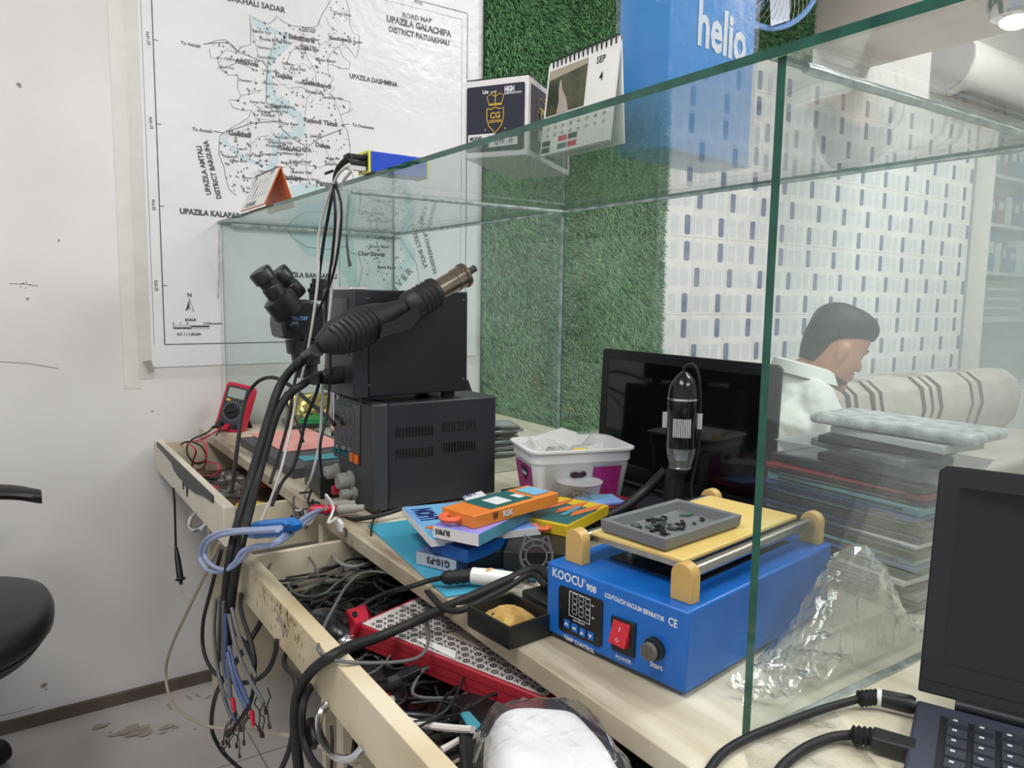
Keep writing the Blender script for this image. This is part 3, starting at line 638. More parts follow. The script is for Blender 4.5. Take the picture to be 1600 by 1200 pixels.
for i in range(22):
    a = 2*PI*i/22; p = mmP(.026*math.cos(a), .058+.026*math.sin(a), .0016); b.ribbon([p, p+wv*.002], .0018, nn, .0004)
b.build('dial_marks', mf, recalc=False)
B('yellow_plastic').prism(rr(-.024,-.012,.083,.089,.002,.0015), nn*.002).build('button', mf)
for u in (-.018,.004,.022): B('black_plastic').lathe(mmP(u,.018,.001), mmP(u,.018,.012), [(0,.006),(.006,.006)]).build('jack', mf)
for u, m in ((-.018,'black_plastic'),(.004,'red_plastic')): B(m).lathe(mmP(u,.018,.004), mmP(u-.004,.004,.032), [(0,.006),(.012,.0065),(.02,.0055),(.034,.004)]).build('probe_plug', mm)
B('black_plastic').prism([mmP(.0,.06,-.034), mmP(.03,.055,-.034), (O.x+.075,O.y+.02,.752), (O.x+.05,O.y+.05,.752)], nn*-.003).build('kick_stand', mm)

# ---- flat things by the wall
def slab(name, label, cat, A, Bp, C, z, h, m, group=None, bevel=.0008, l1=None, l2=None, parts=None, ang=None):
    b0, e1, e2, a, c = rect(A, Bp, C, z)
    if ang is not None: e2 = Vector((math.cos(ang), math.sin(ang), 0)); e1 = Vector((-math.sin(ang), math.cos(ang), 0))
    a = l1 or a; c = l2 or c
    o = B(m).hexa([b0-Z3*h, b0+e1*a-Z3*h, b0+e1*a+e2*c-Z3*h, b0+e2*c-Z3*h, b0, b0+e1*a, b0+e1*a+e2*c, b0+e2*c])
    if parts:
        cen = b0+(e1*a+e2*c)/2; t = thing(name, label, cat, (cen.x, cen.y, z-h), 0, group); o.build('body', t, bevel=bevel)
        parts(t, b0, e1, e2, a, c, h); return t
    return tag(o.build(name, bevel=bevel), label, cat, group)
mat('tray_grey', (72,72,76), .55); mat('pink_mat', (236,170,164), .6, rgb2=(226,150,146), scale=14); mat('teal_sheet', (70,150,165), .5); mat('green_plastic', (38,150,84), .4)
slab('tool_tray', 'long dark grey flat tray under the pink mat', 'tray', (349,668), (457,733), (545,700), .771, .0205, 'tray_grey', l1=.40, l2=.20)
slab('silicone_mat', 'pale pink work mat lying on the dark grey tray', 'mat', (382,672), (443,705), (519,694), .7745, .003, 'pink_mat', l1=.26, l2=.15)
slab('plastic_sheet', 'small teal plastic sheet poking out beside the pink mat', 'sheet', (448,702), (474,720), (530,706), .7735, .002, 'teal_sheet', l1=.05, l2=.08)
tag(B('green_plastic').prism([at(*q,'Z',.776) for q in [(468,662),(500,650),(512,662)]]+[], (0,0,.012)).build('green_wedge'), 'green plastic wedge at the back of the tray beside the gold foil box', 'plastic tool')
mat('gold_foil', (214,196,120), .25, .85, rgb2=(150,130,60), scale=50, bump=1.0, bscale=60)
gb = thing('foil_box', 'clear plastic box of crumpled gold foil against the wall behind the cables', 'box', (.74, 2.10, ZD))
glass('clear_plastic', dust_haze=.08, gloss=1.4, rough=.06, dscale=20, bump=.3)
B('clear_plastic').box(.645,.815,2.045,2.175,.751,.855).build('box_shell', gb)
rng = random.Random(2); b = B('gold_foil')
V = {}
for i in range(11):
    for j in range(9): V[i,j] = b.v((.65+i*.016, 2.05+rng.uniform(0,.03)+.004*j, .754+j*.0115+rng.uniform(-.003,.003)))
for i in range(10):
    for j in range(8): b.face([V[i,j],V[i+1,j],V[i+1,j+1],V[i,j+1]])
b.build('foil', gb, solid=.002)
slab('parts_tray', 'small black open parts tray by the power supply knobs', 'tray', (459,712), (500,746), (530,733), .792, .04, 'black_plastic', l1=.12, l2=.10)
slab('cloth_pad', 'dark grey folded pad at the wall end behind the multimeter', 'pad', (420,640), (455,664), (512,655), .764, .012, 'dark_front', l1=.13, l2=.12)

# ---- slabs behind the middle partition
mat('phone_black', (34,36,40), .3, var=.2); mat('phone_edge', (120,128,132), .3, .4)
rng = random.Random(6); z = ZD
for i in range(9):
    h = .0085; a = rng.uniform(-.35,.15); cx, cy = .93+rng.uniform(-.008,.008), 1.50+rng.uniform(-.01,.01)
    nm = ['at the bottom of the pile','second from the bottom of the pile','third from the bottom of the pile','fourth from the bottom of the pile','in the middle of the pile','fourth from the top of the pile','third from the top of the pile','second from the top of the pile','on top of the pile'][i]
    t = thing('phone_screen', 'dark phone screen %s behind the middle glass partition' % nm, 'phone screen', (cx,cy,z), a, 'phone screens piled behind the partition')
    b = B('phone_edge' if i % 3 == 1 else 'phone_black', MW[t.name]).box(-.085,.085,-.05,.05,0,h-.0005).build('frame', t, bevel=.003)
    B('panel_black' if i % 2 else 'grey_shell', MW[t.name]).box(-.078,.078,-.045,.045,h-.0008,h-.0002).build('screen', t)
    z += h
tag(B('phone_black').prism([(.80,1.40,ZD),(.86,1.40,ZD),(.862,1.412,.90),(.845,1.414,.945),(.83,1.413,.935),(.815,1.414,.948),(.80,1.412,.93)], (0,.012,0)).build('phone_holder'), 'black notched plastic holder standing behind the power supply by the grass', 'holder')
# ---- boxes for phone batteries, blue mat
mat('blue_mat', (62,146,176), .45, rgb2=(74,166,192), scale=6, bump=.15); mat('card_white', (226,222,224), .5)
slab('work_mat', 'blue rubber work mat along the front edge of the bench under the battery boxes', 'mat', (577,823), (697,932), (850,893), .7525, .0022, 'blue_mat', l1=.33, l2=.15)
mat('holo_blue', (128,160,232), .18, rgb2=(120,200,232), scale=7); mat('holo_violet', (172,150,232), .18, rgb2=(120,140,230), scale=9)
mat('box_orange', (232,142,56), .45, rgb2=(222,124,50), scale=12); mat('box_green', (34,98,100), .4); mat('box_blue', (26,86,160), .4); mat('box_slate', (104,116,150), .35, rgb2=(84,96,136), scale=20)
mat('box_silver', (170,176,190), .35); mat('box_yellow', (216,184,40), .45); mat('box_red', (140,32,56), .4); mat('box_teal', (70,130,150), .4, rgb2=(96,160,190), scale=16)
mat('flame', (232,140,60), .4, rgb2=(206,90,60), scale=16, stretch=(1,.3,1)); mat('ribbon_orange', (240,110,70), .5); mat('dark_blue', (30,40,110), .5); mat('box_dark', (60,56,60), .5)
G = 'battery boxes on the blue mat'
def top(b0, e1, e2, a, c, u0, u1, v0, v1, l=.0006): return [b0+e1*(a*u)+e2*(c*v)+Z3*l for u, v in ((u0,v0),(u1,v0),(u1,v1),(u0,v1))]
def side(b0, e2, c, h, u0, u1, v0, v1, n): return [b0+e2*(c*u)-Z3*(h*(1-v))+n*.0004 for u, v in ((u0,v0),(u1,v0),(u1,v1),(u0,v1))]
def pk(m_side, txt=None, tcol='ink'):
    pass
def P_g10(t, b0, e1, e2, a, c, h):
    B('box_silver').prism([b0-e2*.0006-Z3*h*.96, b0+e1*a-e2*.0006-Z3*h*.96, b0+e1*a-e2*.0006-Z3*.0008, b0-e2*.0006-Z3*.0008], e2*.0005).build('end_flap', t)
    B('ink').text('G10-P3', b0-e2*.0009-Z3*h*.22+e1*a*.15, b0-e2*.0009-Z3*h*.22+e1*a*.72, -e2, 1.0, .03).build('lettering', t, recalc=False)
slab('battery_box', 'small slate box hand-lettered G10 at the bottom of the pile', 'box', (653,861), (713,875), (765,862), .7725, .0195, 'box_slate', G, l1=.068, l2=.075, parts=P_g10)
slab('battery_box', 'plain blue box lying between the slate box and the white ended one', 'box', (674,843), (731,860), (790,846), .7915, .0185, 'box_blue', G, l1=.068, l2=.10)
slab('battery_box', 'dull red flat box under the white ended one', 'box', (676,832), (737,848), (800,835), .7985, .0065, 'box_dark', G, l1=.066, l2=.11)
slab('carton', 'dark carton lying behind the slate box that props the battery boxes', 'box', (742,862), (800,862), (850,842), .776, .0235, 'black_plastic', None, l1=.10, l2=.15)
def P_li(t, b0, e1, e2, a, c, h):
    n = -e1
    B('card_white').prism([b0-e1*.0005-Z3*h, b0+e2*c-e1*.0005-Z3*h, b0+e2*c-e1*.0005-Z3*.001, b0-e1*.0005-Z3*.001], e1*.0004).build('white_side', t)
    b = B('dark_blue').text('LI-ION', b0+e1*a*.28+e2*c*.80+Z3*.0003, b0+e1*a*.22+e2*c*.30+Z3*.0003, Z3, 1.5, .03)
    b.use('white_print').poly(top(b0,e1,e2,a,c,.68,.92,.75,.92)); b.use('holo_violet').poly(top(b0,e1,e2,a,c,.0,.14,.0,.9,.0004)); b.build('lettering', t, recalc=False)
# the large pale blue box
b0 = at(674,841,'Z',.800); e1 = (at(745,765,'Z',.800)-b0); 
def P_big(t, b0, e1, e2, a, c, h):
    w1 = B('card_white').prism([b0-e1*.0006-Z3*h, b0+e2*c-e1*.0006-Z3*h, b0+e2*c-e1*.0006-Z3*.001, b0-e1*.0006-Z3*.001], e1*.0005).prism([b0-e2*.0006-Z3*h, b0+e1*a-e2*.0006-Z3*h, b0+e1*a-e2*.0006-Z3*.001, b0-e2*.0006-Z3*.001], e2*.0005).build('white_sides', t)
    b = B('dark_blue').text('LI-ION', at(688,811,'Z',.8002), at(671,794,'Z',.8002), Z3, 1.9, .05)
    b.use('white_print'); q = [at(x,y,'Z',.8006) for x,y in ((722,776),(752,767),(760,774),(731,784))]; b.poly(q)
    b.use('dark_blue').text('3.87V', at(727,778,'Z',.8008), at(748,772,'Z',.8008), Z3, 1.6, .02)
    b.use('flame'); cc = at(673,824,'Z',.8004); b.poly([(cc.x+.010*math.cos(i*PI/5)*(.6+.4*(i%2)), cc.y+.010*math.sin(i*PI/5)*(.6+.4*(i%2)), .8005) for i in range(10)])
    b.build('lettering', t, recalc=False)
slab('battery_box', 'large shiny pale blue box lettered LI-ION fanned out on the left of the pile', 'box', (629,792), (674,842), (812,800), .800, .0012+.010, 'holo_blue', G, parts=P_big)
def P_blp(t, b0, e1, e2, a, c, h):
    B('card_white').prism([b0-e2*.0006-Z3*h*.97, b0+e1*a-e2*.0006-Z3*h*.97, b0+e1*a-e2*.0006-Z3*.001, b0-e2*.0006-Z3*.001], e2*.0005).build('white_end', t)
    B('box_teal').prism([b0-e1*.0006-Z3*h*.97, b0+e2*c-e1*.0006-Z3*h*.97, b0+e2*c-e1*.0006-Z3*.001, b0-e1*.0006-Z3*.001], e1*.0005).build('printed_side', t)
    B('ink').text('BLP805', b0+e1*a*.62-e2*.0008-Z3*h*.25, b0+e1*a*.95-e2*.0008-Z3*h*.25, -e2, 1.3, .03).build('lettering', t, recalc=False)
slab('battery_box', 'blue printed box with white end lettered BLP805 under the orange box', 'box', (677,820), (748,834), (862,798), .8195, .0175, 'holo_violet', G, parts=P_blp)
def P_or(t, b0, e1, e2, a, c, h):
    B('box_green').prism(top(b0,e1,e2,a,c,.12,.98,.22,.72,.0002), Z3*.0004).build('printed_panel', t)
    b = B('white_print').poly(top(b0,e1,e2,a,c,.25,.75,.34,.52,.0012)); b.poly(top(b0,e1,e2,a,c,.3,.6,.62,.70,.0012))
    b.use('holo_blue').poly(top(b0,e1,e2,a,c,.2,.85,.78,.97,.001))
    n = (-e1 if True else e1)
    b.use('ink').text('W', b0+e2*c*.20-e1*.0008-Z3*h*.70, b0+e2*c*.26-e1*.0008-Z3*h*.70, -e1, 1.6, .03)
    b.use('white_print').text('RSK', b0+e2*c*.31-e1*.0008-Z3*h*.66, b0+e2*c*.43-e1*.0008-Z3*h*.66, -e1, 1., .04)
    b.build('lettering', t, recalc=False)
    p = b0+e1*a*.62-Z3*h*.5; B('ribbon_orange').tube([p+e1*a*.2, p+e1*a*.2-e2*.012, p-e1*.0-e2*.018, p-e1*a*.18-e2*.012, p-e1*a*.18], .0042, 6, 5).build('pull_tab', t)
slab('battery_box', 'orange box with green panel and orange pull tab on top of the pile', 'box', (691,792), (741,807), (881,772), .8375, .0175, 'box_orange', G, parts=P_or)
# yellow and red boxes to the right
def P_ye(t, b0, e1, e2, a, c, h):
    B('box_green').prism(top(b0,e1,e2,a,c,.02,.98,.05,.75,.0002), Z3*.0003).build('printed_panel', t)
    b = B('flame')
    for u in (.2,.5,.8): b.poly([b0+e1*a*u+e2*c*.3+Z3*.0012, b0+e1*a*(u+.1)+e2*c*.5+Z3*.0012, b0+e1*a*(u-.1)+e2*c*1.0+Z3*.0012, b0+e1*a*(u-.15)+e2*c*.7+Z3*.0012])
    b.use('box_teal').poly(top(b0,e1,e2,a,c,.3,.4,.3,.7,.0014)); b.build('flame_print', t, recalc=False)
    p = b0+e1*a*.45-Z3*h*.45; B('ribbon_orange').tube([p+e1*a*.12, p+e1*a*.12-e2*.010, p-e2*.014, p-e1*a*.12-e2*.010, p-e1*a*.12], .0038, 6, 5).build('pull_tab', t)
slab('battery_box', 'yellow box with green flame print and orange pull tab right of the pile', 'box', (797,821), (885,822), (983,788), .8045, .0165, 'box_yellow', G, parts=P_ye, ang=math.radians(22), l1=.088, l2=.135)
def P_re(t, b0, e1, e2, a, c, h):
    b = B('yellow_plastic').text('YUKI', b0+e1*a*.3+e2*c*.28+Z3*.001, b0+e1*a*.3+e2*c*.5+Z3*.001, Z3, 1, .04).text('FLASH', b0+e1*a*.75+e2*c*.6+Z3*.001, b0+e1*a*.75+e2*c*.85+Z3*.001, Z3, 1, .04)
    b.build('lettering', t, recalc=False)
slab('battery_box', 'thin dark red box with yellow lettering lying behind the yellow box', 'box', (860,790), (915,803), (984,778), .790, .013, 'box_red', G, l1=.075, l2=.13, parts=P_re, ang=math.radians(8))
slab('carton', 'black carton under the yellow box beside the blue machine', 'box', (800,862), (886,866), (960,838), .788, .038-.0005, 'black_plastic', None, l1=.085, l2=.15)
slab('foil_packet', 'shiny blue packet between the white tub and the dark red box', 'packet', (900,778), (915,788), (965,776), .796, .005, 'holo_blue', None, l1=.05, l2=.07)

# ---- ice cream tub with a small cup in front
tb = thing('plastic_tub', 'white ice cream tub with purple print holding small scraps by the laptop', 'tub', (.83, 1.03, .7755), math.radians(-17))
M0 = MW[tb.name]; mat('tub_white', (232,232,232), .3); mat('tub_purple', (150,36,110), .35, rgb2=(176,60,140), scale=30); mat('heart', (52,24,44), .4)
def rrect(hx, hy, c, z): return [(x, y, z) for x, y in [(sx*(hx-c)+c*math.cos(a), sy*(hy-c)+c*math.sin(a)) for sx, sy, a0 in ((1,1,0),(-1,1,PI/2),(-1,-1,PI),(1,-1,1.5*PI)) for a in [a0+k*PI/8 for k in range(5)]]]
b = B('tub_white', M0).rings([rrect(.074,.050,.018,0), rrect(.080,.056,.02,.006), rrect(.090,.064,.022,.072), rrect(.092,.066,.022,.074), rrect(.093,.067,.022,.092), rrect(.098,.072,.024,.093), rrect(.098,.072,.024,.0965), rrect(.090,.064,.022,.0965), rrect(.086,.061,.02,.06), rrect(.076,.052,.018,.006)], cap0=True, cap1=True)
b.build('tub_body', tb)
def tf(face, u, v):   # a point on the lower wall of the tub
    z = .010+v*.058; k = (z-.006)/.066
    hx, hy = .0803+.010*k+.0007, .0563+.008*k+.0007
    return {'f': (-hx*.78+u*2*hx*.78, -hy, z), 'l': (-hx, hy*.68-u*2*hy*.68, z)}[face]
for fc_, u0, u1 in (('l',.0,.98),('f',.62,1.0)):
    b = B('tub_purple', M0); n = 6
    for i in range(n):
        ua, ub = u0+(u1-u0)*i/n, u0+(u1-u0)*(i+1)/n; b.poly([tf(fc_,ua,.02),tf(fc_,ub,.02),tf(fc_,ub,.95),tf(fc_,ua,.95)])
    b.build('purple_print', tb, recalc=False)
hp = [(0,-.5),(.45,0),(.5,.3),(.3,.5),(.05,.35),(-.2,.5),(-.45,.35),(-.45,0)]
for fc_, u, v, s in (('l',.55,.66,1.),('f',.42,.70,.55)):
    b = B('heart', M0); pts = [tf(fc_, u+x*.42*s, v+y*.5*s) for x, y in hp]; pts = [(p[0]-(.0008 if fc_=='l' else 0), p[1]-(.0008 if fc_=='f' else 0), p[2]) for p in pts]; b.poly(pts); b.build('heart_print', tb, recalc=False)
b = B('white_print', M0); p0, p1 = tf('l',.42,.62), tf('l',.70,.62); b.text('Igloo', (p0[0]-.0012,p0[1],p0[2]), (p1[0]-.0012,p1[1],p1[2]), (-1,0,0), 1.4, .03)
b.build('lettering', tb, recalc=False)
glass('film_bag', tint=(248,248,248), dust_haze=.10, dust_haze_col=(240,240,240), gloss=1.6, rough=.08, dscale=25, bump=.8)
def crumple(name, M, sx, sy, n, m, hfun, seed, mt, amp=.006, parent=None, label=None, cat=None, solid=0):
    rg = random.Random(seed); b = B(mt, M); V = {}
    for i in range(n+1):
        for j in range(m+1):
            u, v = i/n, j/m; x, y, z = hfun(u, v)
            V[i,j] = b.v((x*sx+rg.gauss(0,amp), y*sy+rg.gauss(0,amp), z+rg.gauss(0,amp)))
    for i in range(n):
        for j in range(m): b.face([V[i,j],V[i+1,j],V[i+1,j+1],V[i,j+1]], False)
    o = b.build(name, parent)
    if label: tag(o, label, cat)
    return o
crumple('clear_wrapper', M0 @ Matrix.Translation((-.02,.0,.035)), .07, .05, 12, 10, lambda u,v: (2*u-1, 2*v-1, .045+.02*math.sin(u*5)*math.cos(v*6)), 3, 'film_bag', .004, None, 'crumpled clear plastic wrapper lying inside the white tub', 'wrapper')
tag(B('white_paper', M0).prism([(-.02,.045,.02),(.045,.045,.02),(.03,.048,.105),(.0,.048,.115),(-.06,.048,.098)], (0,.001,0)).build('paper_scrap'), 'white paper scrap standing up in the white tub', 'paper')
tag(B('yellow_plastic', M0).box(-.012,.010,-.050,-.036,.084,.094).build('yellow_piece', bevel=.002), 'small yellow plastic piece in the front of the white tub', 'plastic piece')
cp = thing('clear_cup', 'small translucent plastic cup of black screws in front of the white tub', 'cup', (.79, .955, .776))
glass('cup_plastic', tint=(240,240,240), dust_haze=.38, dust_haze_col=(228,228,228), gloss=1.0, rough=.2, dscale=10)
B('cup_plastic', MW[cp.name]).lathe((0,0,0), (0,0,1), [(0,.026),(.003,.029),(.045,.037),(.047,.039)], 28).build('cup_wall', cp)
rng = random.Random(12)
for i in range(22):
    a = rng.uniform(0,2*PI); r = rng.uniform(0,.024); p = Vector((.79+r*math.cos(a), .955+r*math.sin(a), .784+rng.uniform(0,.022))); d = Vector((rng.gauss(0,1),rng.gauss(0,1),rng.gauss(0,.3))).normalized()*.008
    o = B('black_plastic').cyl(p-d, p+d, .0012, n=6).ball(p+d, .0022, 6, 4).build('screw'); tag(o, 'tiny black screw among the others in the small cup', 'screw', 'black screws in the small cup')

# ---- laptops
mat('laptop_black', (26,27,31), .38, var=.1); mat('screen_off', (12,13,17), .06, spec=.6); mat('laptop_slate', (58,63,78), .4, var=.08); mat('key', (48,52,62), .45); mat('key_print', (200,205,212), .6)
def laptop(name, label, P0, e, L, upv, H, bdir, D, mb, mlid, keys, th=.018, hk=None):
    """hinge from P0 along e, lid rising along upv, base reaching along bdir"""
    P0 = Vector(P0); e = Vector(e).normalized(); upv = Vector(upv); upv = (upv-e*upv.dot(e)).normalized(); bdir = Vector(bdir).normalized()
    fn = upv.cross(e) if upv.cross(e).dot(bdir) > 0 else e.cross(upv)      # screen side
    c = P0+e*L/2+bdir*D/2; t = thing(name, label, 'laptop', (c.x, c.y, ZD))
    def lp(u, v, n=0): return P0+e*(u*L)+upv*v+fn*n
    def rrl(u0, u1, v0, v1, n): return [lp(u, v, n) for u, v in ((u0,v0),(u1,v0),(u1,v1-.006),(u1-.006/L,v1),(u0+.006/L,v1),(u0,v1-.006))]
    lid = B(mlid).rings([rrl(0,1,.0,H,-.007), rrl(0,1,0,H,0)], smooth=False).build('lid', t, bevel=.0015)
    B('screen_off').prism([lp(u,v,.0002) for u,v in ((.055,.03),(.945,.03),(.945,H-.02),(.055,H-.02))], fn*.0006).build('screen', lid)
    B('laptop_black').prism([lp(u,v,.0) for u,v in ((.01,.012),(.99,.012),(.99,.028),(.01,.028))], fn*.0012).build('bezel_strip', lid)
    for u in (.3,.5,.7): B('black_rubber').prism([lp(u-.02,H-.012,0), lp(u+.02,H-.012,0), lp(u+.02,H-.009,0), lp(u-.02,H-.009,0)], fn*.002).build('rubber_foot', lid)
    B('black_plastic').cyl(P0+e*.03+Vector((0,0,-.004)), P0+e*(L-.03)+Vector((0,0,-.004)), .006).build('hinge', t)
    zt = P0.z-.006; q = [P0+bdir*.004, P0+e*L+bdir*.004, P0+e*L+bdir*D, P0+bdir*D]
    B(mb).hexa([Vector((p.x,p.y,ZD+.001)) for p in q]+[Vector((p.x,p.y,zt)) for p in q]).build('base', t, bevel=.003)
    def kp(u, v, z=0): p = P0+e*(u*L)+bdir*v; return Vector((p.x, p.y, zt+z))
    kw_ = B('black_plastic').prism([kp(.06,.026), kp(.94,.026), kp(.94,.135), kp(.06,.135)], (0,0,.0006)).build('keyboard' if keys else 'keyboard_tray', t)
    rows = 6; mesh = None
    if keys:
        for r in range(rows):
            nk = 15; w0 = .86/nk
            for k in range(nk):
                u0, u1 = .07+k*w0+.004, .07+(k+1)*w0-.003; v0 = .029+r*.0175; v1 = v0+(.011 if r == 0 else .0152)
                b = B('key').rings([[kp(u0,v0,.0006),kp(u1,v0,.0006),kp(u1,v1,.0006),kp(u0,v1,.0006)],[kp(u0+.004,v0+.001,.004),kp(u1-.004,v0+.001,.004),kp(u1-.004,v1-.001,.004),kp(u0+.004,v1-.001,.004)]], smooth=False)
                if k < 6 or r % 2: b.use('key_print').poly([kp(u0+.014,v0+.004,.0042),kp(u0+.024,v0+.004,.0042),kp(u0+.024,v0+.007,.0042),kp(u0+.014,v0+.007,.0042)])
                b.build('key', kw_)
    else:
        b = B('key')
        for r in range(rows):
            for k in range(15):
                w0 = .86/15; u0, u1 = .07+k*w0+.004, .07+(k+1)*w0-.004; v0 = .029+r*.0175; v1 = v0+.0145
                b.rings([[kp(u0,v0,.0006),kp(u1,v0,.0006),kp(u1,v1,.0006),kp(u0,v1,.0006)],[kp(u0+.003,v0+.001,.003),kp(u1-.003,v0+.001,.003),kp(u1-.003,v1-.001,.003),kp(u0+.003,v1-.001,.003)]], smooth=False)
        b.build('key_rows', kw_)
    B('black_plastic' if mb == 'laptop_black' else 'laptop_black').prism([kp(.35,.155), kp(.62,.155), kp(.62,.21), kp(.35,.21)], (0,0,.0006)).build('touchpad', t)
    return t
laptop('laptop', 'open black laptop with dark screen facing the bench behind the blue machine', (.992, 1.146, .777), (.0,-1,.0), .420, (.03,0,1), .252, (-1,0,0), .235, 'laptop_black', 'laptop_black', False)
hp0 = at(1434,1079,'Z',.772); hp1 = at(1600,1122,'Z',.772); he = (hp1-hp0).normalized()
laptop('laptop', 'slate grey laptop in the near right corner with its lid open and cables plugged in', hp0, he, .34, (.09,.045,.30), .212, Vector((0,0,1)).cross(he) if Vector((0,0,1)).cross(he).x < 0 else -Vector((0,0,1)).cross(he), .235, 'laptop_slate', 'laptop_black', True)

# ---- handheld digital microscope on a goose neck
dm = thing('digital_microscope', 'black handheld digital microscope with clear tip held upright in front of the laptop', 'microscope', (.866, .80, .776))
def pd(px, py): return at(px, py, 'Y', .80)
ax0, ax1 = pd(1069,582), pd(1063,731); dv = (ax1-ax0); LL = dv.length; dn = dv.normalized()
mat('scope_gloss', (22,22,25), .18); mat('ribbed', (190,190,192), .4)
B('scope_gloss').lathe(ax0, ax1, [(0,.006),(.006,.012),(.014,.018),(.022,.0215),(.034,.0235),(LL*.26,.0238)], 28).build('top_cap', dm)
B('chrome').lathe(ax0+dn*LL*.26, ax1, [(0,.024),(.003,.0242),(.0032,.022)], 28).build('chrome_ring', dm)
B('scope_gloss').lathe(ax0+dn*(LL*.26+.003), ax1, [(0,.0235),(LL*.23,.0235),(LL*.24,.0225),(LL*.50,.0225)], 28).build('barrel', dm)
glass('tip_plastic', tint=(225,225,228), dust_haze=.16, gloss=2.0, rough=.05)
B('tip_plastic').lathe(ax0+dn*LL*.77, ax1, [(0,.0222),(.01,.022),(LL*.21,.0165),(LL*.22,.0175),(LL*.23,.017)], 28).build('clear_tip', dm)
B('ribbed').lathe(ax0+dn*LL*.79, ax1, [(0,.012),(LL*.12,.010),(LL*.125,.004)], 16).build('lens', dm)
vd = (EYE-pd(1066,660)); vd.z = 0; vd.normalize(); sd = Vector((0,0,1)).cross(vd)
b = B('ribbed'); c = ax0+dn*LL*.56
for i in range(9):
    a = (i-4)*.14; p = c+vd*.0232*math.cos(a)+sd*.0232*math.sin(a); b.obox(p, (.0022,.0022,LL*.19), basis((0,0,0), sd, vd, Z3).to_3x3())
b.build('focus_wheel', dm)
for s in (-1, 1): B('ribbed').obox(ax0+dn*LL*.5+sd*s*.026, (.008,.012,.024), basis((0,0,0), sd, vd, Z3).to_3x3()).build('clamp', dm, bevel=.001)
B('black_plastic').tube([ax1+Vector((.0,.004,.0)), ax1+Vector((.002,.012,-.02)), Vector((ax1.x+.004, ax1.y+.018, .79)), Vector((ax1.x+.004, ax1.y+.018, .776))], .016, 14).build('stand_post', dm)
B('black_rubber').tube([ax0+Z3*-.004, ax0+Z3*.008, ax0+Z3*.013+sd*.012, ax0+sd*.022-Z3*.005, ax0+sd*.026-Z3*.05, ax0+sd*.026-Z3*.12, ax0+sd*.018-Z3*.18, Vector((ax0.x,ax0.y,.785))+sd*.03], .0024).build('cord', dm)
tag(B('black_plastic').tube([at(1040,735,'Y',.83), at(1010,765,'Y',.85), at(975,793,'Y',.86), at(950,806,'Y',.87)], .008, 10).build('goose_neck'), 'thin black goose neck arm slanting across the laptop keyboard', 'arm')
# ---- blue vacuum separator
sp = thing('vacuum_separator', 'blue metal screen separator machine with cream posts and red power switch on the bench', 'screen separator', (.518, .462, ZD), math.radians(9.0))
SM = MW[sp.name]; R3 = SM.to_3x3()
mat('machine_blue', (22,104,192), .36, rgb2=(18,92,176), scale=10, bump=.05); mat('post_cream', (206,170,104), .42, rgb2=(196,158,92), scale=12); mat('plate_yellow', (226,200,132), .45, rgb2=(214,182,104), scale=10, bump=.2)
mat('red_switch', (190,34,48), .25); mat('start_grey', (110,104,96), .45); mat('rail_steel', (196,190,184), .25, 1.0, var=.2, scale=30, stretch=(1,20,20)); mat('rocker_pale', (228,150,150), .3)
SW_, SD_, SH = .184, .305, .087
B('machine_blue', SM).box(0, SD_, 0, SW_, .006, SH).build('housing', sp, bevel=.0025)
for x, y in ((.02,.02),(.02,.16),(.28,.02),(.28,.16)): B('black_rubber', SM).cyl((x,y,0),(x,y,.0065),.008).build('foot', sp)
fN = R3 @ Vector((-1,0,0)); fP = SM @ Vector((0,0,0)); fE = R3 @ Vector((0,-1,0))
def sf(px, py, l=0): return atp(px, py, fP, fN)+fN*l
B('panel_black').prism([sf(*q) for q in [(877,914),(941,938),(943,942),(941,1008),(937,1011),(877,984),(874,980),(874,918)]], fN*.0012).build('control_panel', sp); cpn = [o for o in COL.objects if o.name.startswith('control_panel')][-1]
b = B('white_print'); D4 = [sf(892,922.7,.0015), sf(924,936,.0015), sf(923,975,.0015), sf(891,960,.0015)]
b.ribbon(D4+[D4[0]], .0010, fN); mat('digit_grey', (150,156,150), .5); b.use('digit_grey')
seg7(b, '888', sf(896.5,941,.0016), .0062, .0105, fE, Z3, fN, .0011); seg7(b, '888', sf(896,957.5,.0016), .0062, .0105, fE, Z3, fN, .0011)
b.use('white_print')
def sl(s, p0, p1, hk=1., bold=.02, l=.0002): b.text(s, sf(*p0), sf(*p1), fN, hk, bold, l)
sl('KOOCU', (863.5,899.5), (911,918.5), 1.15); sl('908', (916,921), (931.5,927.5), 1.1, .03); sl('LCD/TOUCH VACUUM SEPARATOR', (945,932), (1038,971.7), 1.45, .03); sl('CE', (1044,975.5), (1058,981.5), 1.3, .02)
sl('TEMP CONTROL', (881,997), (928.6,1021), 1.05, .02); sl('POWER', (962,1028), (986.7,1038.6), 1., .02); sl('Start', (1015.5,1040), (1035,1048.5), 1.05, .025)
sl('PV', (926,947), (930,949), 1., .02, .0016); sl('SV', (926,966), (930,968), 1., .02, .0016); sl('ton-Quart', (897,969), (915,977), 1., .01, .0016)
c = sf(914,907.5); b.ribbon([c+fE*.0016*math.cos(i*PI/6)+Z3*.0016*math.sin(i*PI/6) for i in range(13)], .0005, fN)
b.build('lettering', sp, recalc=False)
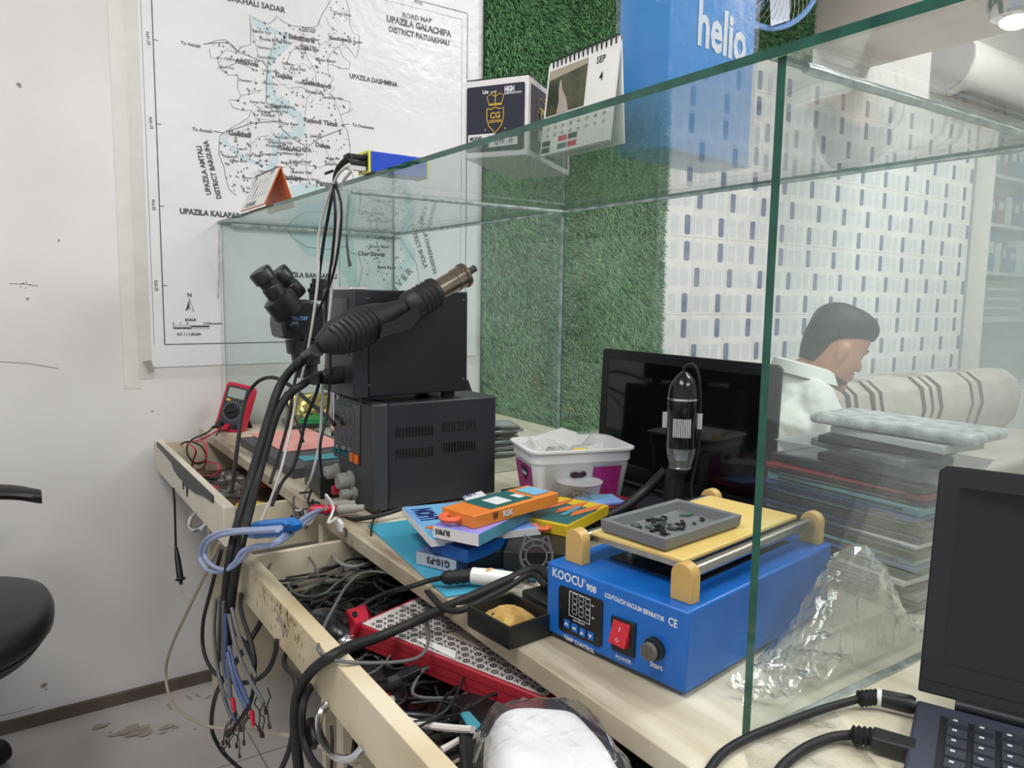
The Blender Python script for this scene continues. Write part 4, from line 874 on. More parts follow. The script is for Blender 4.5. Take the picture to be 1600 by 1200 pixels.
for i, q in enumerate([(888,974),(900,980.5),(912,987.5),(925,993)]):
    c = sf(*q); o = B('machine_blue').obox(c+fN*.0015, (.0082,.0024,.0085), basis((0,0,0), fE, fN, Z3).to_3x3())
    o.use('white_print'); s = .0026
    P = {0:[(-1,-.6),(-1,.2),(0,1),(1,.2),(1,-.6),(.4,-.6),(.4,.1),(-.4,.1),(-.4,-.6)],1:[(-1.1,-.4),(1.1,-.4),(1.1,.4),(-1.1,.4)],2:[(-1,-.7),(1,-.7),(0,.9)],3:[(-1,.7),(0,-.9),(1,.7)]}[i]
    o.poly([c+fE*x*s+Z3*y*s+fN*.0032 for x,y in P]).build('button', cpn)
B('black_plastic').prism([sf(*q) for q in [(957,961),(995,974),(992,1028),(957.5,1013)]], fN*.003).build('switch_frame', sp, bevel=.0006); swf = [o for o in COL.objects if o.name.startswith('switch_frame')][-1]
q = [sf(*p) for p in [(962,966),(988,976),(985,1010),(960,998)]]
b = B('red_switch').hexa([q[0],q[1],q[2],q[3],q[0]+fN*.0035,q[1]+fN*.0035,q[2]+fN*.010,q[3]+fN*.010]); b.use('rocker_pale')
b.use('white_print').ribbon([(q[0]+q[1])/2*.8+(q[2]+q[3])/2*.2+fN*.0052, (q[0]+q[1])/2*.6+(q[2]+q[3])/2*.4+fN*.0065], .0008, fN)
cc = (q[2]+q[3])/2*.75+(q[0]+q[1])/2*.25+fN*.009; b.ribbon([cc+fE*.0018*math.cos(i*PI/5)+Z3*.0018*math.sin(i*PI/5) for i in range(11)], .0005, fN, .0004)
b.build('rocker_switch', swf)
c = sf(1024,1013); B('black_plastic').lathe(c, c+fN*.009, [(0,.0115),(.004,.0115),(.0045,.0098),(.009,.0095)], 24).build('start_button_collar', sp); sbc = [o for o in COL.objects if o.name.startswith('start_button_collar')][-1]
c = c+fN*.009; b = B('start_grey').lathe(c, c+fN*.004, [(0,.009),(.004,.0085)], 24)
for i in range(-3, 4): b.obox(c+fN*.0045+fE*(i*.0022), (.0010,.0012,.0155-abs(i)*.0015), basis((0,0,0), fE, fN, Z3).to_3x3())
b.build('start_button', sbc)
for x in (.016, .285):
    for y in (.020, .160):
        r = .0125; pts = [(x, y-r, SH), (x, y+r, SH)]+[(x, y+r*math.cos(a), SH+.026+r*math.sin(a)) for a in [i*PI/10 for i in range(11)]]
        B('post_cream', SM).prism(pts, (.014,0,0)).build('post', sp, bevel=.001)
for y in (.020, .160): B('rail_steel', SM).cyl((.03,y,SH+.026), (.285,y,SH+.026), .0065).build('rail', sp)
b = B('plate_yellow', SM).box(.034, .272, .030, .150, SH+.0305, SH+.035); b.build('heating_plate', sp, bevel=.001)
B('steel', SM).box(.036, .270, .031, .149, SH+.0245, SH+.0305).build('plate_base', sp)
for x, y in ((.08,.05),(.08,.13),(.23,.05),(.23,.13)): B('steel', SM).cyl((x,y,SH-.0005),(x,y,SH+.0245),.006).build('plate_pillar', sp)
B('black_plastic', SM).box(.06,.27,.036,.144,SH-.0005,SH+.0012).build('vacuum_bed', sp)
mat('tray_stone', (112,114,118), .5); zp = ZD+SH+.035
tr = thing('parts_dish', 'grey rectangular dish of tiny phone parts lying on the yellow heating plate', 'dish', (.635, .600, zp))
b0, e1, e2, a, c = rect((940,811), (1040,842), (1148,802), zp+.015)
def dish(i, z): return [b0+e1*i+e2*i+Z3*z, b0+e1*(a-i)+e2*i+Z3*z, b0+e1*(a-i)+e2*(c-i)+Z3*z, b0+e1*i+e2*(c-i)+Z3*z]
B('tray_stone').rings([dish(.003,-.015), dish(0,-.012), dish(-.001,0), dish(.006,0), dish(.009,-.011)], smooth=False).build('dish_body', tr, bevel=.0008)
rng = random.Random(21); mat('chip_green', (70,110,90), .5); floor_z = zp+.0045
for i in range(34):
    u, v = (rng.uniform(.35,.7), rng.uniform(.3,.6)) if i < 14 else (rng.uniform(.2,.85), rng.uniform(.2,.9))
    p = b0+e1*a*u+e2*c*v; p.z = floor_z+(.0015 if i > 13 else rng.choice((.0015,.004))); an = rng.uniform(0,PI)
    s = (rng.uniform(.004,.013), rng.uniform(.002,.006), .0018)
    o = B(['black_plastic','tray_grey','black_plastic','steel','black_plastic','chip_green'][i % 6]).obox(p, s, Matrix.Rotation(an,3,'Z')).build('phone_part')
    tag(o, 'tiny loose phone part scattered in the grey dish', 'phone part', 'phone parts in the grey dish')

# ---- tip cleaning tray, soldering iron, cat ring
st = thing('sponge_tray', 'black square tray of yellow cleaning sponge at the bench edge', 'tray', (.46, .66, ZD))
b0, e1, e2, a, c = rect((737,950), (796,982), (853,960), .7765); a = .075; c = .065
def sq(i, z): return [b0+e1*i+e2*i+Z3*(z), b0+e1*(a-i)+e2*i+Z3*z, b0+e1*(a-i)+e2*(c-i)+Z3*z, b0+e1*i+e2*(c-i)+Z3*z]
B('black_plastic').rings([sq(.002,-.026), sq(0,-.023), sq(0,0), sq(.0035,0), sq(.0045,-.018)], smooth=False).build('tray_body', st)
mat('sponge', (196,164,92), .9, rgb2=(150,116,60), scale=60, bump=.8, bscale=200)
b = B('sponge'); n = 10; V = {}
rng = random.Random(4)
for i in range(n+1):
    for j in range(n+1):
        u, v = i/n, j/n; V[i,j] = b.v(b0+e1*(.005+(a-.010)*u)+e2*(.005+(c-.010)*v)+Z3*(-.016+.018*math.sin(PI*u)**.6*math.sin(PI*v)**.6+rng.uniform(0,.001)))
for i in range(n):
    for j in range(n): b.face([V[i,j],V[i+1,j],V[i+1,j+1],V[i,j+1]], True)
b.use('black_plastic').ball(b0+e1*a*.62+e2*c*.25+Z3*-.004, (.004,.002,.0015), 8, 5); b.build('sponge', st)
B('black_plastic').box(.505,.560,.655,.715,.7505,.776).build('iron_stand', st, bevel=.002)
si = thing('soldering_iron', 'soldering iron with black ribbed grip and white barrel on the blue mat', 'soldering iron', (.49, .80, .755))
ip = [Vector((p.x,p.y,.767)) for p in (at(690,903,'Z',.767), at(738,899,'Z',.767), at(818,908,'Z',.767), at(838,914,'Z',.767))]
L = (ip[1]-ip[0]).length; B('black_rubber').lathe(ip[0], ip[1], [(0,.005),(.004,.0085)]+[(.006+.0045*i, .0098 if i%2 else .0085) for i in range(int((L-.008)/.0045))]+[(L,.0105)], 18).build('grip', si)
L = (ip[2]-ip[1]).length; B('white_plastic').lathe(ip[1], ip[2], [(0,.0105),(L*.45,.0112),(L,.0095)], 20).build('barrel', si)
B('post_cream').ball(ip[1]+(ip[2]-ip[1])*.35+Z3*.009, (.007,.004,.0035), 12, 6).build('heart_button', si)
B('steel').cyl(ip[2], ip[3], .004).build('tip', si)
kr = thing('phone_ring', 'grey cat-eared plastic phone ring standing beside the white soldering iron', 'phone ring', (.535, .765, .755))
mat('ring_grey', (92,92,96), .5); rc = at(838,869,'Y',.775); vn = (EYE-rc).normalized(); r1 = vn.cross(Z3).normalized()*-1; u1 = vn.cross(r1)*1
if u1.z < 0: u1 = -u1
b = B('ring_grey')
def rp(x, y, n=0): return rc+r1*x+u1*y+vn*n
K2 = .00085
ring = lambda R, n=0: [rp(R*math.cos(i*PI/12), R*math.sin(i*PI/12), n) for i in range(25)]
b.tube(ring(16.5*K2), .0014, 6, 1); b.tube(ring(25*K2), .0020, 6, 1)
for i in range(8): a_ = i*PI/4+.3; b.tube([rp(16*K2*math.cos(a_), 16*K2*math.sin(a_)), rp(25*K2*math.cos(a_), 25*K2*math.sin(a_))], .0013, 6, 1)
for s in (-1, 1): b.tube([rp(s*23*K2,10*K2), rp(s*17*K2,31*K2), rp(s*6*K2,24*K2)], .002, 6, 1, sm=False)
b.build('ring', kr)

# ---- red patterned box and the things in the drawers
pb = thing('patterned_box', 'long red box with a black and white circle pattern lid in the near drawer', 'box', (.42, .75, .66))
mat('box_red2', (170,40,54), .45, rgb2=(150,32,46), scale=9); mat('pat_white', (206,200,198), .5); mat('pat_black', (52,48,52), .5)
b0 = at(850,1092,'Z',.706); aa = at(556,974,'Z',.706); e1 = (aa-b0); a = e1.length; e1.normalize(); e2 = Vector((0,0,1)).cross(e1)
if e2.x < 0: e2 = -e2
c = .15
B('box_red2').hexa([b0+e1*u+e2*v+Z3*z for z in (-.030,0) for u, v in ((0,0),(a,0),(a,c),(0,c))]).build('box_body', pb, bevel=.002)
b = B('pat_white').poly([b0+e1*u+e2*v+Z3*.0005 for u, v in ((.001,.004),(a-.006,.004),(a-.006,c),(.001,c))]); b.use('pat_black')
s = .0105; nu, nv = int((a-.012)/s), int((c-.008)/s)
for i in range(nu):
    for j in range(nv):
        p = b0+e1*(.007+(i+.5)*s)+e2*(.006+(j+.5)*s)+Z3*.0008
        if (i+j) % 2 == 0:
            b.ribbon([p+e1*.0036*math.cos(k*PI/5)+e2*.0036*math.sin(k*PI/5) for k in range(11)], .0017, Z3)
            b.poly([p+Z3*.0004+e1*.0013*math.cos(k*PI/3)+e2*.0013*math.sin(k*PI/3) for k in range(6)])
        else:
            b.ribbon([p-e1*.0030-e2*.003, p+e1*.0030+e2*.003], .0013, Z3); b.ribbon([p-e1*.003+e2*.003, p+e1*.003-e2*.003], .0009, Z3, .0006)
b.build('lid_pattern', pb, recalc=False)
b = B('box_red2')
for k in (-.010,-.020): b.ribbon([b0-e2*.0003+Z3*k, b0+e1*a-e2*.0003+Z3*k], .0015, -e2)
b.build('side_groove', pb, recalc=False)
mat('card_pinkish', (190,172,164), .6)
nc = B('card_pinkish').prism([at(*q,'Z',.708) for q in [(696,992),(742,972),(790,985),(770,1010),(752,1014)]], (0,0,.0006)).use('ink').text('GALAXY', at(706,988,'Z',.709), at(722,985,'Z',.709), Z3, 1.2, .02).text('LSR', at(733,991,'Z',.709), at(748,996,'Z',.709), Z3, 1.6, .04).text('Rh-02', at(744,1004,'Z',.709), at(762,1003,'Z',.709), Z3, 1., .02).build('name_card')
tag(nc, 'small beige card with handwriting on top of the patterned box by the sponge tray', 'card')
tag(B('white_paper').prism([at(*q,'Z',.7075) for q in [(650,1000),(660,998),(713,1018),(711,1030)]], (0,0,.0006)).build('paper_strip'), 'narrow white paper strip on the patterned box edge', 'paper')
rp_ = thing('red_carton', 'crumpled bright red carton sticking up at the far end of the patterned box', 'carton', (.37, .93, .66))
B('red_plastic').rings([[at(*q,'Z',z) for q in Q] for z, Q in ((.672,[(538,1000),(556,1004),(590,985),(565,965)]),(.70,[(539,955),(552,990),(576,976),(574,946)]),(.712,[(543,953),(556,975),(576,962),(570,944)]))], smooth=False).build('carton_body', rp_)
B('panel_black').poly([at(*q,'Z',.7125) for q in [(549,957),(557,955),(560,963),(552,965)]]).build('black_label', rp_)
mo = thing('computer_mouse', 'glossy black computer mouse lying in the near drawer against its front', 'computer mouse', (.345, .93, .668), math.radians(12))
mat('mouse_black', (30,31,36), .25)
B('mouse_black', MW[mo.name]).ball((0,0,.014), (.030,.052,.024), 24, 12).build('shell', mo)
B('chrome', MW[mo.name]).ball((.0,-.043,.012), (.02,.012,.012), 14, 7).build('front_trim', mo)
B('black_rubber', MW[mo.name]).cyl((-.003,-.03,.031),(.003,-.03,.031),.007).build('wheel', mo)
DX0, DX1, DZ = .31, .78, .648
ad = thing('power_adapter', 'black laptop power adapter lying in the near drawer below the red box', 'power adapter', (.40,.62,DZ), math.radians(62))
B('black_plastic', MW[ad.name]).box(-.075,.075,-.032,.032,0,.032).build('adapter_body', ad, bevel=.005)
B('teal_sheet', MW[ad.name]).rings([[(x,y,.0335) for x,y in ((.0,.006),(.03,.02),(.028,.03),(-.01,.02))],[(x,y,.036) for x,y in ((.0,.008),(.028,.02),(.026,.028),(-.008,.02))]], smooth=False).build('sticker', ad)
for i, (loc, rz, sz, lb) in enumerate([((.46,1.02,DZ),.3,(.16,.085,.03),'flat black box lying in the near drawer just below the bench edge'),((.40,1.07,DZ),1.2,(.14,.07,.012),'black phone lying at the far end of the near drawer'),((.40,.76,DZ),.9,(.12,.06,.014),'black phone lying in the near drawer behind its front panel'),((.50,.87,DZ),-.4,(.15,.08,.022),'black slab lying in the near drawer under the loose cables')]):
    M = Matrix.Translation(loc) @ Matrix.Rotation(rz,4,'Z'); h = sz
    t = thing('phone' if 'phone' in lb else 'black_box', lb, 'phone' if 'phone' in lb else 'box', loc, rz)
    B('phone_black', M).box(-h[0]/2,h[0]/2,-h[1]/2,h[1]/2,0,h[2]).build('body', t, bevel=.004)
    B('screen_off', M).box(-h[0]/2+.006,h[0]/2-.006,-h[1]/2+.005,h[1]/2-.005,h[2],h[2]+.0006).build('screen', t)
rng = random.Random(31)
mats_c = ['black_rubber','black_plastic','black_rubber','black_rubber','grey_cable','black_plastic','black_rubber','black_rubber','grey_cable']
def rcable(x0, x1, y0, y1, z0, z1, n, r, m, nm, lab, g, cnt):
    for k in range(cnt):
        p = Vector((rng.uniform(x0,x1), rng.uniform(y0,y1), rng.uniform(z0,z1))); a = rng.uniform(0,2*PI); pts = []
        for i in range(n):
            pts.append(p.copy()); a += rng.gauss(.5,.7); p = p+Vector((math.cos(a)*.035, math.sin(a)*.035, rng.gauss(0,.006)))
            p.x = min(max(p.x,x0),x1); p.y = min(max(p.y,y0),y1); p.z = min(max(p.z,z0),z1)
        mm_ = m if m else mats_c[k % len(mats_c)]
        tag(B(mm_).tube(pts, r*rng.uniform(.8,1.2), 6, 5).build(nm), lab, 'cable', g)
rcable(.325,.56,.66,1.12,DZ+.012,.700,13,.0019,None,'cable','thin cable in the dark tangle filling the near drawer','tangled cables in the near drawer',34)
rcable(.36,.44,1.5,2.12,.645,.675,10,.0016,None,'cable','thin cable lying loose in the far drawer','loose cables in the far drawer',7)
rcable(.33,.40,.40,.62,DZ+.004,.668,9,.0018,'beige_cable','cable','pale cable near the foam bag in the near drawer','pale cables by the foam bag',5)
mat('pcb', (60,40,40), .6)
for i in range(46):
    far = i < 20
    p = (rng.uniform(.36,.44), rng.uniform(1.48,2.1), .6475) if far else (rng.uniform(.32,.5), rng.uniform(.62,1.1), DZ+.002)
    s = (rng.uniform(.008,.03), rng.uniform(.005,.014), rng.uniform(.004,.012))
    o = B(['black_plastic','grey_plastic','red_plastic','steel','pcb','brown_board'][rng.randrange(6)]).obox((p[0],p[1],p[2]+s[2]/2), s, Matrix.Rotation(rng.uniform(0,PI),3,'Z')).build('small_part', bevel=.001)
    tag(o, 'small loose repair part lying in the %s drawer' % ('far' if far else 'near'), 'repair part', 'repair parts in the far drawer' if far else 'repair parts in the near drawer')
pl = thing('pliers', 'pair of pliers with yellow handles in the far drawer behind the hanging cables', 'pliers', (.42, 1.50, .65))
z = .668
def dz(px, py, zz=None): return at(px, py, 'Z', zz or z)
B('yellow_plastic').tube([dz(368,793), dz(378,786), dz(392,783)], .005, 10).build('handle', pl); B('yellow_plastic').tube([dz(440,798), dz(430,791), dz(415,789), dz(400,786)], .005, 10).build('handle', pl)
B('steel').tube([dz(396,784), dz(386,776), dz(380,770)], .005, 8).build('jaws', pl)
sd_ = thing('screwdriver', 'screwdriver with orange handle lying in the far drawer', 'screwdriver', (.4, 1.6, .65))
B('ribbon_orange').lathe(dz(380,764), dz(412,759), [(0,.005),(.004,.008),(.06,.007),(.066,.004)]).build('handle', sd_)
B('steel').cyl(dz(384,763), dz(362,768), .0022).build('shaft', sd_)
pr_ = thing('test_probe', 'red test probe lying in the far drawer', 'test probe', (.4, 1.7, .65))
B('red_plastic').lathe(dz(326,759), dz(346,765), [(0,.003),(.01,.006),(.04,.005),(.045,.003)]).build('grip', pr_); B('steel').cyl(dz(344,764.5), dz(356,767), .001).build('needle', pr_)
mg = thing('marker_pen', 'black pen with round cap lying in the far drawer beside the plastic bag', 'pen', (.4, 1.75, .65))
B('black_plastic').lathe(dz(310,744), dz(352,752), [(0,.004),(.08,.0055),(.085,.009),(.1,.009)]).build('barrel', mg)
crumple('plastic_bag', Matrix.Translation((.44,1.82,.66)), .045, .07, 12, 12, lambda u,v: (2*u-1, 2*v-1, .045*math.sin(PI*u)*math.sin(PI*v)), 8, 'film_bag', .007, None, 'small crumpled clear plastic bag in the far drawer', 'plastic bag')

# foam bag
fb = thing('foam_bag', 'white foam bundle in a clear plastic bag at the bottom edge of the near drawer', 'bag', (.40, .50, .655))
mat('foam_white', (238,238,240), .6, rgb2=(228,229,232), scale=12, bump=.1, bscale=30); glass('bag_film', tint=(250,250,250), dust_haze=.03, dust_haze_col=(240,240,240), gloss=1.5, rough=.06, dscale=20, bump=.4)
Q = [at(758,1104,'Z',.73), at(905,1096,'Z',.735), at(1000,1215,'Z',.745), at(765,1260,'Z',.74)]
def bq(u, v): return (Q[0]*(1-u)+Q[1]*u)*(1-v)+(Q[3]*(1-u)+Q[2]*u)*v
b = B('foam_white'); n = 18; V = {}; rng = random.Random(5)
for i in range(n+1):
    for j in range(n+1):
        u, v = i/n, j/n; p = bq(.5+(u-.5)*(1+.06*math.sin(PI*v)), v); k = (1-(2*u-1)**6)*(1-(2*v-1)**6)
        V[i,j] = b.v((p.x, p.y, p.z-.035+.046*k+.0016*math.sin(u*5+v*3)+.0011*math.sin(u*8-v*9)))
for i in range(n):
    for j in range(n): b.face([V[i,j],V[i+1,j],V[i+1,j+1],V[i,j+1]], True)
rim = [V[i,0] for i in range(n+1)]+[V[n,j] for j in range(1,n+1)]+[V[i,n] for i in range(n-1,-1,-1)]+[V[0,j] for j in range(n-1,0,-1)]
low = [b.bm.verts.new((v_.co.x, v_.co.y, .664)) for v_ in rim]
for i in range(len(rim)): b.face([rim[i], rim[(i+1)%len(rim)], low[(i+1)%len(rim)], low[i]], True)
b.build('foam_sheet', fb)
b = B('bag_film'); V = {}
for i in range(n+1):
    for j in range(n+1):
        u, v = i/n, j/n; p = bq(-.10+u*1.2, -.05+v*1.1); k = (1-(2*u-1)**6)*(1-(2*v-1)**6)
        V[i,j] = b.v((max(p.x+rng.gauss(0,.0015), .31), p.y+rng.gauss(0,.0015), p.z-.028+.0475*k+rng.gauss(0,.0016)))
for i in range(n):
    for j in range(n): b.face([V[i,j],V[i+1,j],V[i+1,j+1],V[i,j+1]])
b.build('film', fb)

# ---- clear wrap round the partition foot
def wrapf(q, z0, amp, seed, n, m, bulge, lab):
    rg = random.Random(seed); b = B('wrap_film'); V = {}; WV = [(rg.uniform(-60,60), rg.uniform(-60,60), rg.uniform(0,6), rg.uniform(.4,1)) for _ in range(9)]
    for i in range(n+1):
        for j in range(m+1):
            u, v = i/n, j/m; p = (q[0]*(1-u)+q[1]*u)*(1-v)+(q[3]*(1-u)+q[2]*u)*v
            hz = bulge(u, v); g3 = [sum(k*abs(math.sin(ax*u+ay*v*.6+ph+t)) for ax,ay,ph,k in WV)/5-.55 for t in (0,1.3,2.6)]
            V[i,j] = b.v((p.x+g3[0]*amp*2.2+rg.gauss(0,amp*.12), p.y+g3[1]*amp*1.6+rg.gauss(0,amp*.12), max(z0, z0+hz+g3[2]*amp*2.6+rg.gauss(0,amp*.12))))
    for i in range(n):
        for j in range(m): b.face([V[i,j],V[i+1,j],V[i+1,j+1],V[i,j+1]])
    return tag(b.build('plastic_wrap'), lab, 'plastic wrap')
glass('wrap_film', tint=(251,251,251), dust_haze=.035, dust_haze_col=(245,245,245), gloss=3.5, rough=.03, dscale=60, bump=.3)
V3 = Vector
wrapf([V3((.60,.405,0)),V3((.86,.405,0)),V3((.90,.47,0)),V3((.64,.475,0))], .752, .0046, 4, 46, 22, lambda u,v: .112*max(0,math.sin(PI*min(1,u*1.05)))**1.2*max(0,math.sin(PI*v))**.5, 'big crumpled heap of clear plastic wrap between the blue machine and the green glass edge')
wrapf([V3((.455,.33,0)),V3((.55,.27,0)),V3((.62,.375,0)),V3((.50,.380,0))], .7515, .0009, 7, 26, 20, lambda u,v: .0022*abs(math.sin(u*7+v*4)), 'flat crinkled clear plastic wrap lying on the bench in front of the green glass edge')
wrapf([V3((.53,.40,0)),V3((.70,.40,0)),V3((.72,.45,0)),V3((.55,.445,0))], .752, .004, 9, 18, 10, lambda u,v: .022*abs(math.sin(u*9+v*3)), 'low crinkled clear plastic wrap at the foot of the blue machine')
# ---- stacks inside the case by the near partition
G = 'stacked panels inside the glass case'
mat('p_navy', (38,50,92), .35, var=.2); mat('p_blue', (60,96,160), .3, var=.1); mat('p_black', (36,38,42), .35, var=.2); mat('p_grey', (120,124,124), .35); mat('p_white', (200,204,206), .3); mat('p_red', (132,36,52), .4); mat('p_teal', (100,150,160), .3); mat('p_green', (40,66,66), .4)
E0 = at(1450,965,'Z',ZD); rng = random.Random(14)
seq = [('p_grey','grey'),('p_black','black'),('p_grey','steel grey'),('p_black','black'),('p_white','white-edged'),('p_green','dark green'),('p_blue','blue'),('p_teal','pale teal'),('p_black','black'),('p_white','thick white'),('p_navy','navy'),('p_black','black'),('p_navy','dark navy'),('p_blue','bright blue'),('p_teal','light blue'),('p_black','black'),('p_red','dark red'),('p_black','black')]
z = ZD; L1 = .245; W1 = .125; hs_ = [.0066+.0024*((i*7) % 3) for i in range(len(seq))]; L1 = .225
ords = ['lowest','2nd','3rd','4th','5th','6th','7th','8th','9th','10th','11th','12th','13th','14th','15th','16th','17th','topmost']
for i, (m, cn) in enumerate(seq):
    h = hs_[i]; a = rng.uniform(-.05,.05)-.02; ox, oy = rng.uniform(-.004,.004), rng.uniform(-.007,.007)
    t = thing('tablet_panel', '%s panel, %s from the bottom of the tall stack in the glass case' % (cn, ords[i]) if 0 < i < 17 else '%s panel, %s of the tall stack in the glass case' % (cn, ords[i]), 'panel', (.962+ox, .560+oy, z), a, G)
    M = MW[t.name]
    B(m, M).box(-W1/2,W1/2,-L1/2,L1/2,.0003,h-.0006).build('panel_body', t, bevel=.002)
    B('phone_edge' if i % 3 == 0 else 'p_black', M).box(-W1/2-.0012,-W1/2+.001,-L1/2+.02,L1/2-.02,h*.3,h*.55).build('edge_strip', t)
    z += h
ztop = z
t = thing('bin_tray', 'clear plastic tray with pale rim standing on the tall stack beside the partition', 'tray', (.970,.545,ztop))
glass('bin_clear', tint=(235,238,240), dust_haze=.22, dust_haze_col=(214,218,222), gloss=1.3, rough=.08)
M = MW[t.name]; w_, l_ = .062, .115
B('bin_clear', M).rings([[(x*w_*k,y*l_*k,zz) for x,y in ((-1,-1),(1,-1),(1,1),(-1,1))] for zz,k in ((0,.92),(.018,1.0),(.020,1.03),(.020,1.0),(.002,.90))], smooth=False).build('tray_wall', t)
z = ztop+.003
for i, (dx, dy, a, m, lb, L_) in enumerate([(-.012,.0,.12,'p_black','black plate fanned out in the clear tray',.17),(-.005,.01,-.25,'p_grey','grey plate lying crossways in the clear tray',.2),(.0,.0,.18,'p_black','black plate second from the top in the clear tray',.19),(.0,-.02,-.1,'p_white','white edged plate on top of the plates in the clear tray',.2)]):
    o = B(m, Matrix.Translation((.965+dx,.53+dy,z)) @ Matrix.Rotation(a,4,'Z')).box(-.042,.042,-L_/2*.8,L_/2*.8,0,.0108).build('screen_plate', bevel=.002); tag(o, lb, 'screen plate', 'plates in the clear tray'); z += .0115
mat('bubble', (206,210,212), .25, rgb2=(150,156,160), scale=60, bump=1., bscale=90)
o = B('bubble', Matrix.Translation((.975,.515,z+.001)) @ Matrix.Rotation(.03,4,'Z')).box(-.055,.050,-.105,.105,0,.014).build('bubble_wrapped_pack', bevel=.006, seg=3); tag(o, 'long silvery bubble-wrapped pack lying on top of the tall stack', 'pack')
for i, (cx, cy, a, m, lb) in enumerate([(.90,.445,.05,'p_grey','grey flat panel lying at the foot of the tall stack by the laptop'),(.905,.45,-.12,'p_white','white edged flat panel on the grey one at the foot of the tall stack')]):
    pass

# ---- on top of the glass case
hub = thing('charging_hub', 'blue and yellow charging hub with plugs on the edge of the glass top', 'charging hub', (.54, 1.13, ZT))
mat('hub_blue', (40,76,190), .3); mat('hub_yellow', (222,222,60), .4)
hx = at(577,268,'Z',ZT+.001).x; hy = at(577,268,'Z',ZT+.001).y
B('hub_blue').box(hx+.001, hx+.105, hy, hy+.042, ZT+.001, ZT+.034).build('hub_body', hub, bevel=.0015)
for x0, x1 in ((hx-.001, hx+.002),(hx+.104,hx+.108)): B('hub_yellow').box(x0, x1, hy-.001, hy+.043, ZT, ZT+.035).build('end_trim', hub)
B('panel_black').box(hx-.0015, hx-.0008, hy+.003, hy+.039, ZT+.003, ZT+.031).build('port_panel', hub)
for i, (yy, zz, m) in enumerate([(.010,.024,'black_plastic'),(.022,.024,'black_plastic'),(.010,.014,'black_plastic'),(.012,.006,'white_plastic')]):
    p = Vector((hx-.0016, hy+yy, ZT+zz)); B(m).obox(p+Vector((-.016,0,0)), (.032,.0085,.0065 if i<3 else .008)).build('plug', hub, bevel=.0012)
def tent(name, label, y0, y1, xb, wd, h, zb, page, inner, back):
    t = thing(name, label, 'calendar', (xb+wd/2, (y0+y1)/2, zb)); ap = xb+wd*.55
    B(back).prism([(xb,y0,zb),(xb+.0015,y0,zb),(ap+.0015,y0,zb+h),(ap,y0,zb+h)], (0,y1-y0,0)).prism([(xb+wd,y0,zb),(xb+wd-.0015,y0,zb),(ap-.0005,y0,zb+h),(ap+.001,y0,zb+h)], (0,y1-y0,0)).build('stand', t)
    return t, ap
mat('cal_orange', (224,120,60), .5)
t, ap = tent('desk_calendar', 'small orange-edged tent calendar on the far end of the glass top by the map', 1.73, 1.93, .500, .07, .088, ZT, None, None, 'cal_orange')
n_ = Vector((-.088,0,.0385)).normalized()
def cpg(u, v, y0=1.73, y1=1.93, xb=.5, wd=.07, h=.088, zb=ZT, l=0): return Vector((xb+wd*.55*v, y1-(y1-y0)*u, zb+h*v))+Vector((-h,0,wd*.55)).normalized()*(.0008+l)
B('white_paper').prism([cpg(.01,.02),cpg(.99,.02),cpg(.99,.97),cpg(.01,.97)], Vector((-.088,0,.0385)).normalized()*.0008).build('page', t); pgo = [o for o in COL.objects if o.name.startswith('page') and not o.name.startswith('page_')][-1]
b = B('map_thin')
for i in range(5):
    for j in range(7): p = cpg(.1+.125*j, .68-.1*i, l=.001); b.text(str((i*7+j) % 30+1), p, p+Vector((0,-.006,0)), n_, 1, .01)
b.text('JAN', cpg(.1,.85,l=.001), cpg(.2,.85,l=.001), n_).text('2024', cpg(.7,.85,l=.001), cpg(.85,.85,l=.001), n_).text('CALENDAR', cpg(.15,.07,l=.001), cpg(.6,.07,l=.001), n_, 1., .03); b.build('page_print', pgo, recalc=False)
b = B('black_plastic')
for i in range(22): p = cpg(.05+.9*i/21, .98); b.tube([p+Vector((-.002,0,-.002)), p+Vector((0,0,.003)), p+Vector((.003,0,-.001))], .0007, 4, 3)
b.build('spiral', pgo)
# landscape calendar
CY0, CY1, CX, CW, CH = .738, .885, .645, .026, .130
t, ap = tent('desk_calendar', 'tent calendar with a river photograph and black spiral beside the blue carton', CY0, CY1, CX, CW, CH, ZT, None, None, 'white_paper')
kw = dict(y0=CY0, y1=CY1, xb=CX, wd=CW, h=CH, zb=ZT); n_ = Vector((-CH,0,CW*.55)).normalized()
def cp2(u, v, l=0): return cpg(u, v, l=l, **kw)
B('white_paper').prism([cp2(.0,.01),cp2(1,.01),cp2(1,.97),cp2(.0,.97)], n_*.0008).build('page', t); pgo = [o for o in COL.objects if o.name.startswith('page') and not o.name.startswith('page_')][-1]
mat('photo_land', (84,84,58), .4, rgb2=(52,62,42), scale=50); mat('photo_river', (176,164,156), .35); mat('photo_sky', (168,158,138), .4)
b = B('photo_land').poly([cp2(.03,.42,.001),cp2(.60,.42,.001),cp2(.60,.90,.001),cp2(.03,.90,.001)])
b.use('photo_sky').poly([cp2(.03,.80,.0013),cp2(.60,.84,.0013),cp2(.60,.90,.0013),cp2(.03,.90,.0013)])
b.use('photo_river').poly([cp2(.2,.42,.0014),cp2(.38,.42,.0014),cp2(.33,.56,.0014),cp2(.26,.66,.0014),cp2(.23,.76,.0014),cp2(.21,.78,.0014),cp2(.20,.68,.0014),cp2(.22,.55,.0014)]); b.build('photograph', pgo, recalc=False)
b = B('ink')
for i in range(3):
    for j in range(8): p = cp2(.08+.115*j, .34-.075*i, .001); b.text(str((i*8+j)+4), p, p+Vector((0,-.005,0)), n_, 1, .01)
b.text('SEP', cp2(.72,.80,.001), cp2(.84,.80,.001), n_); b.text('4', cp2(.78,.62,.001), cp2(.83,.62,.001), n_)
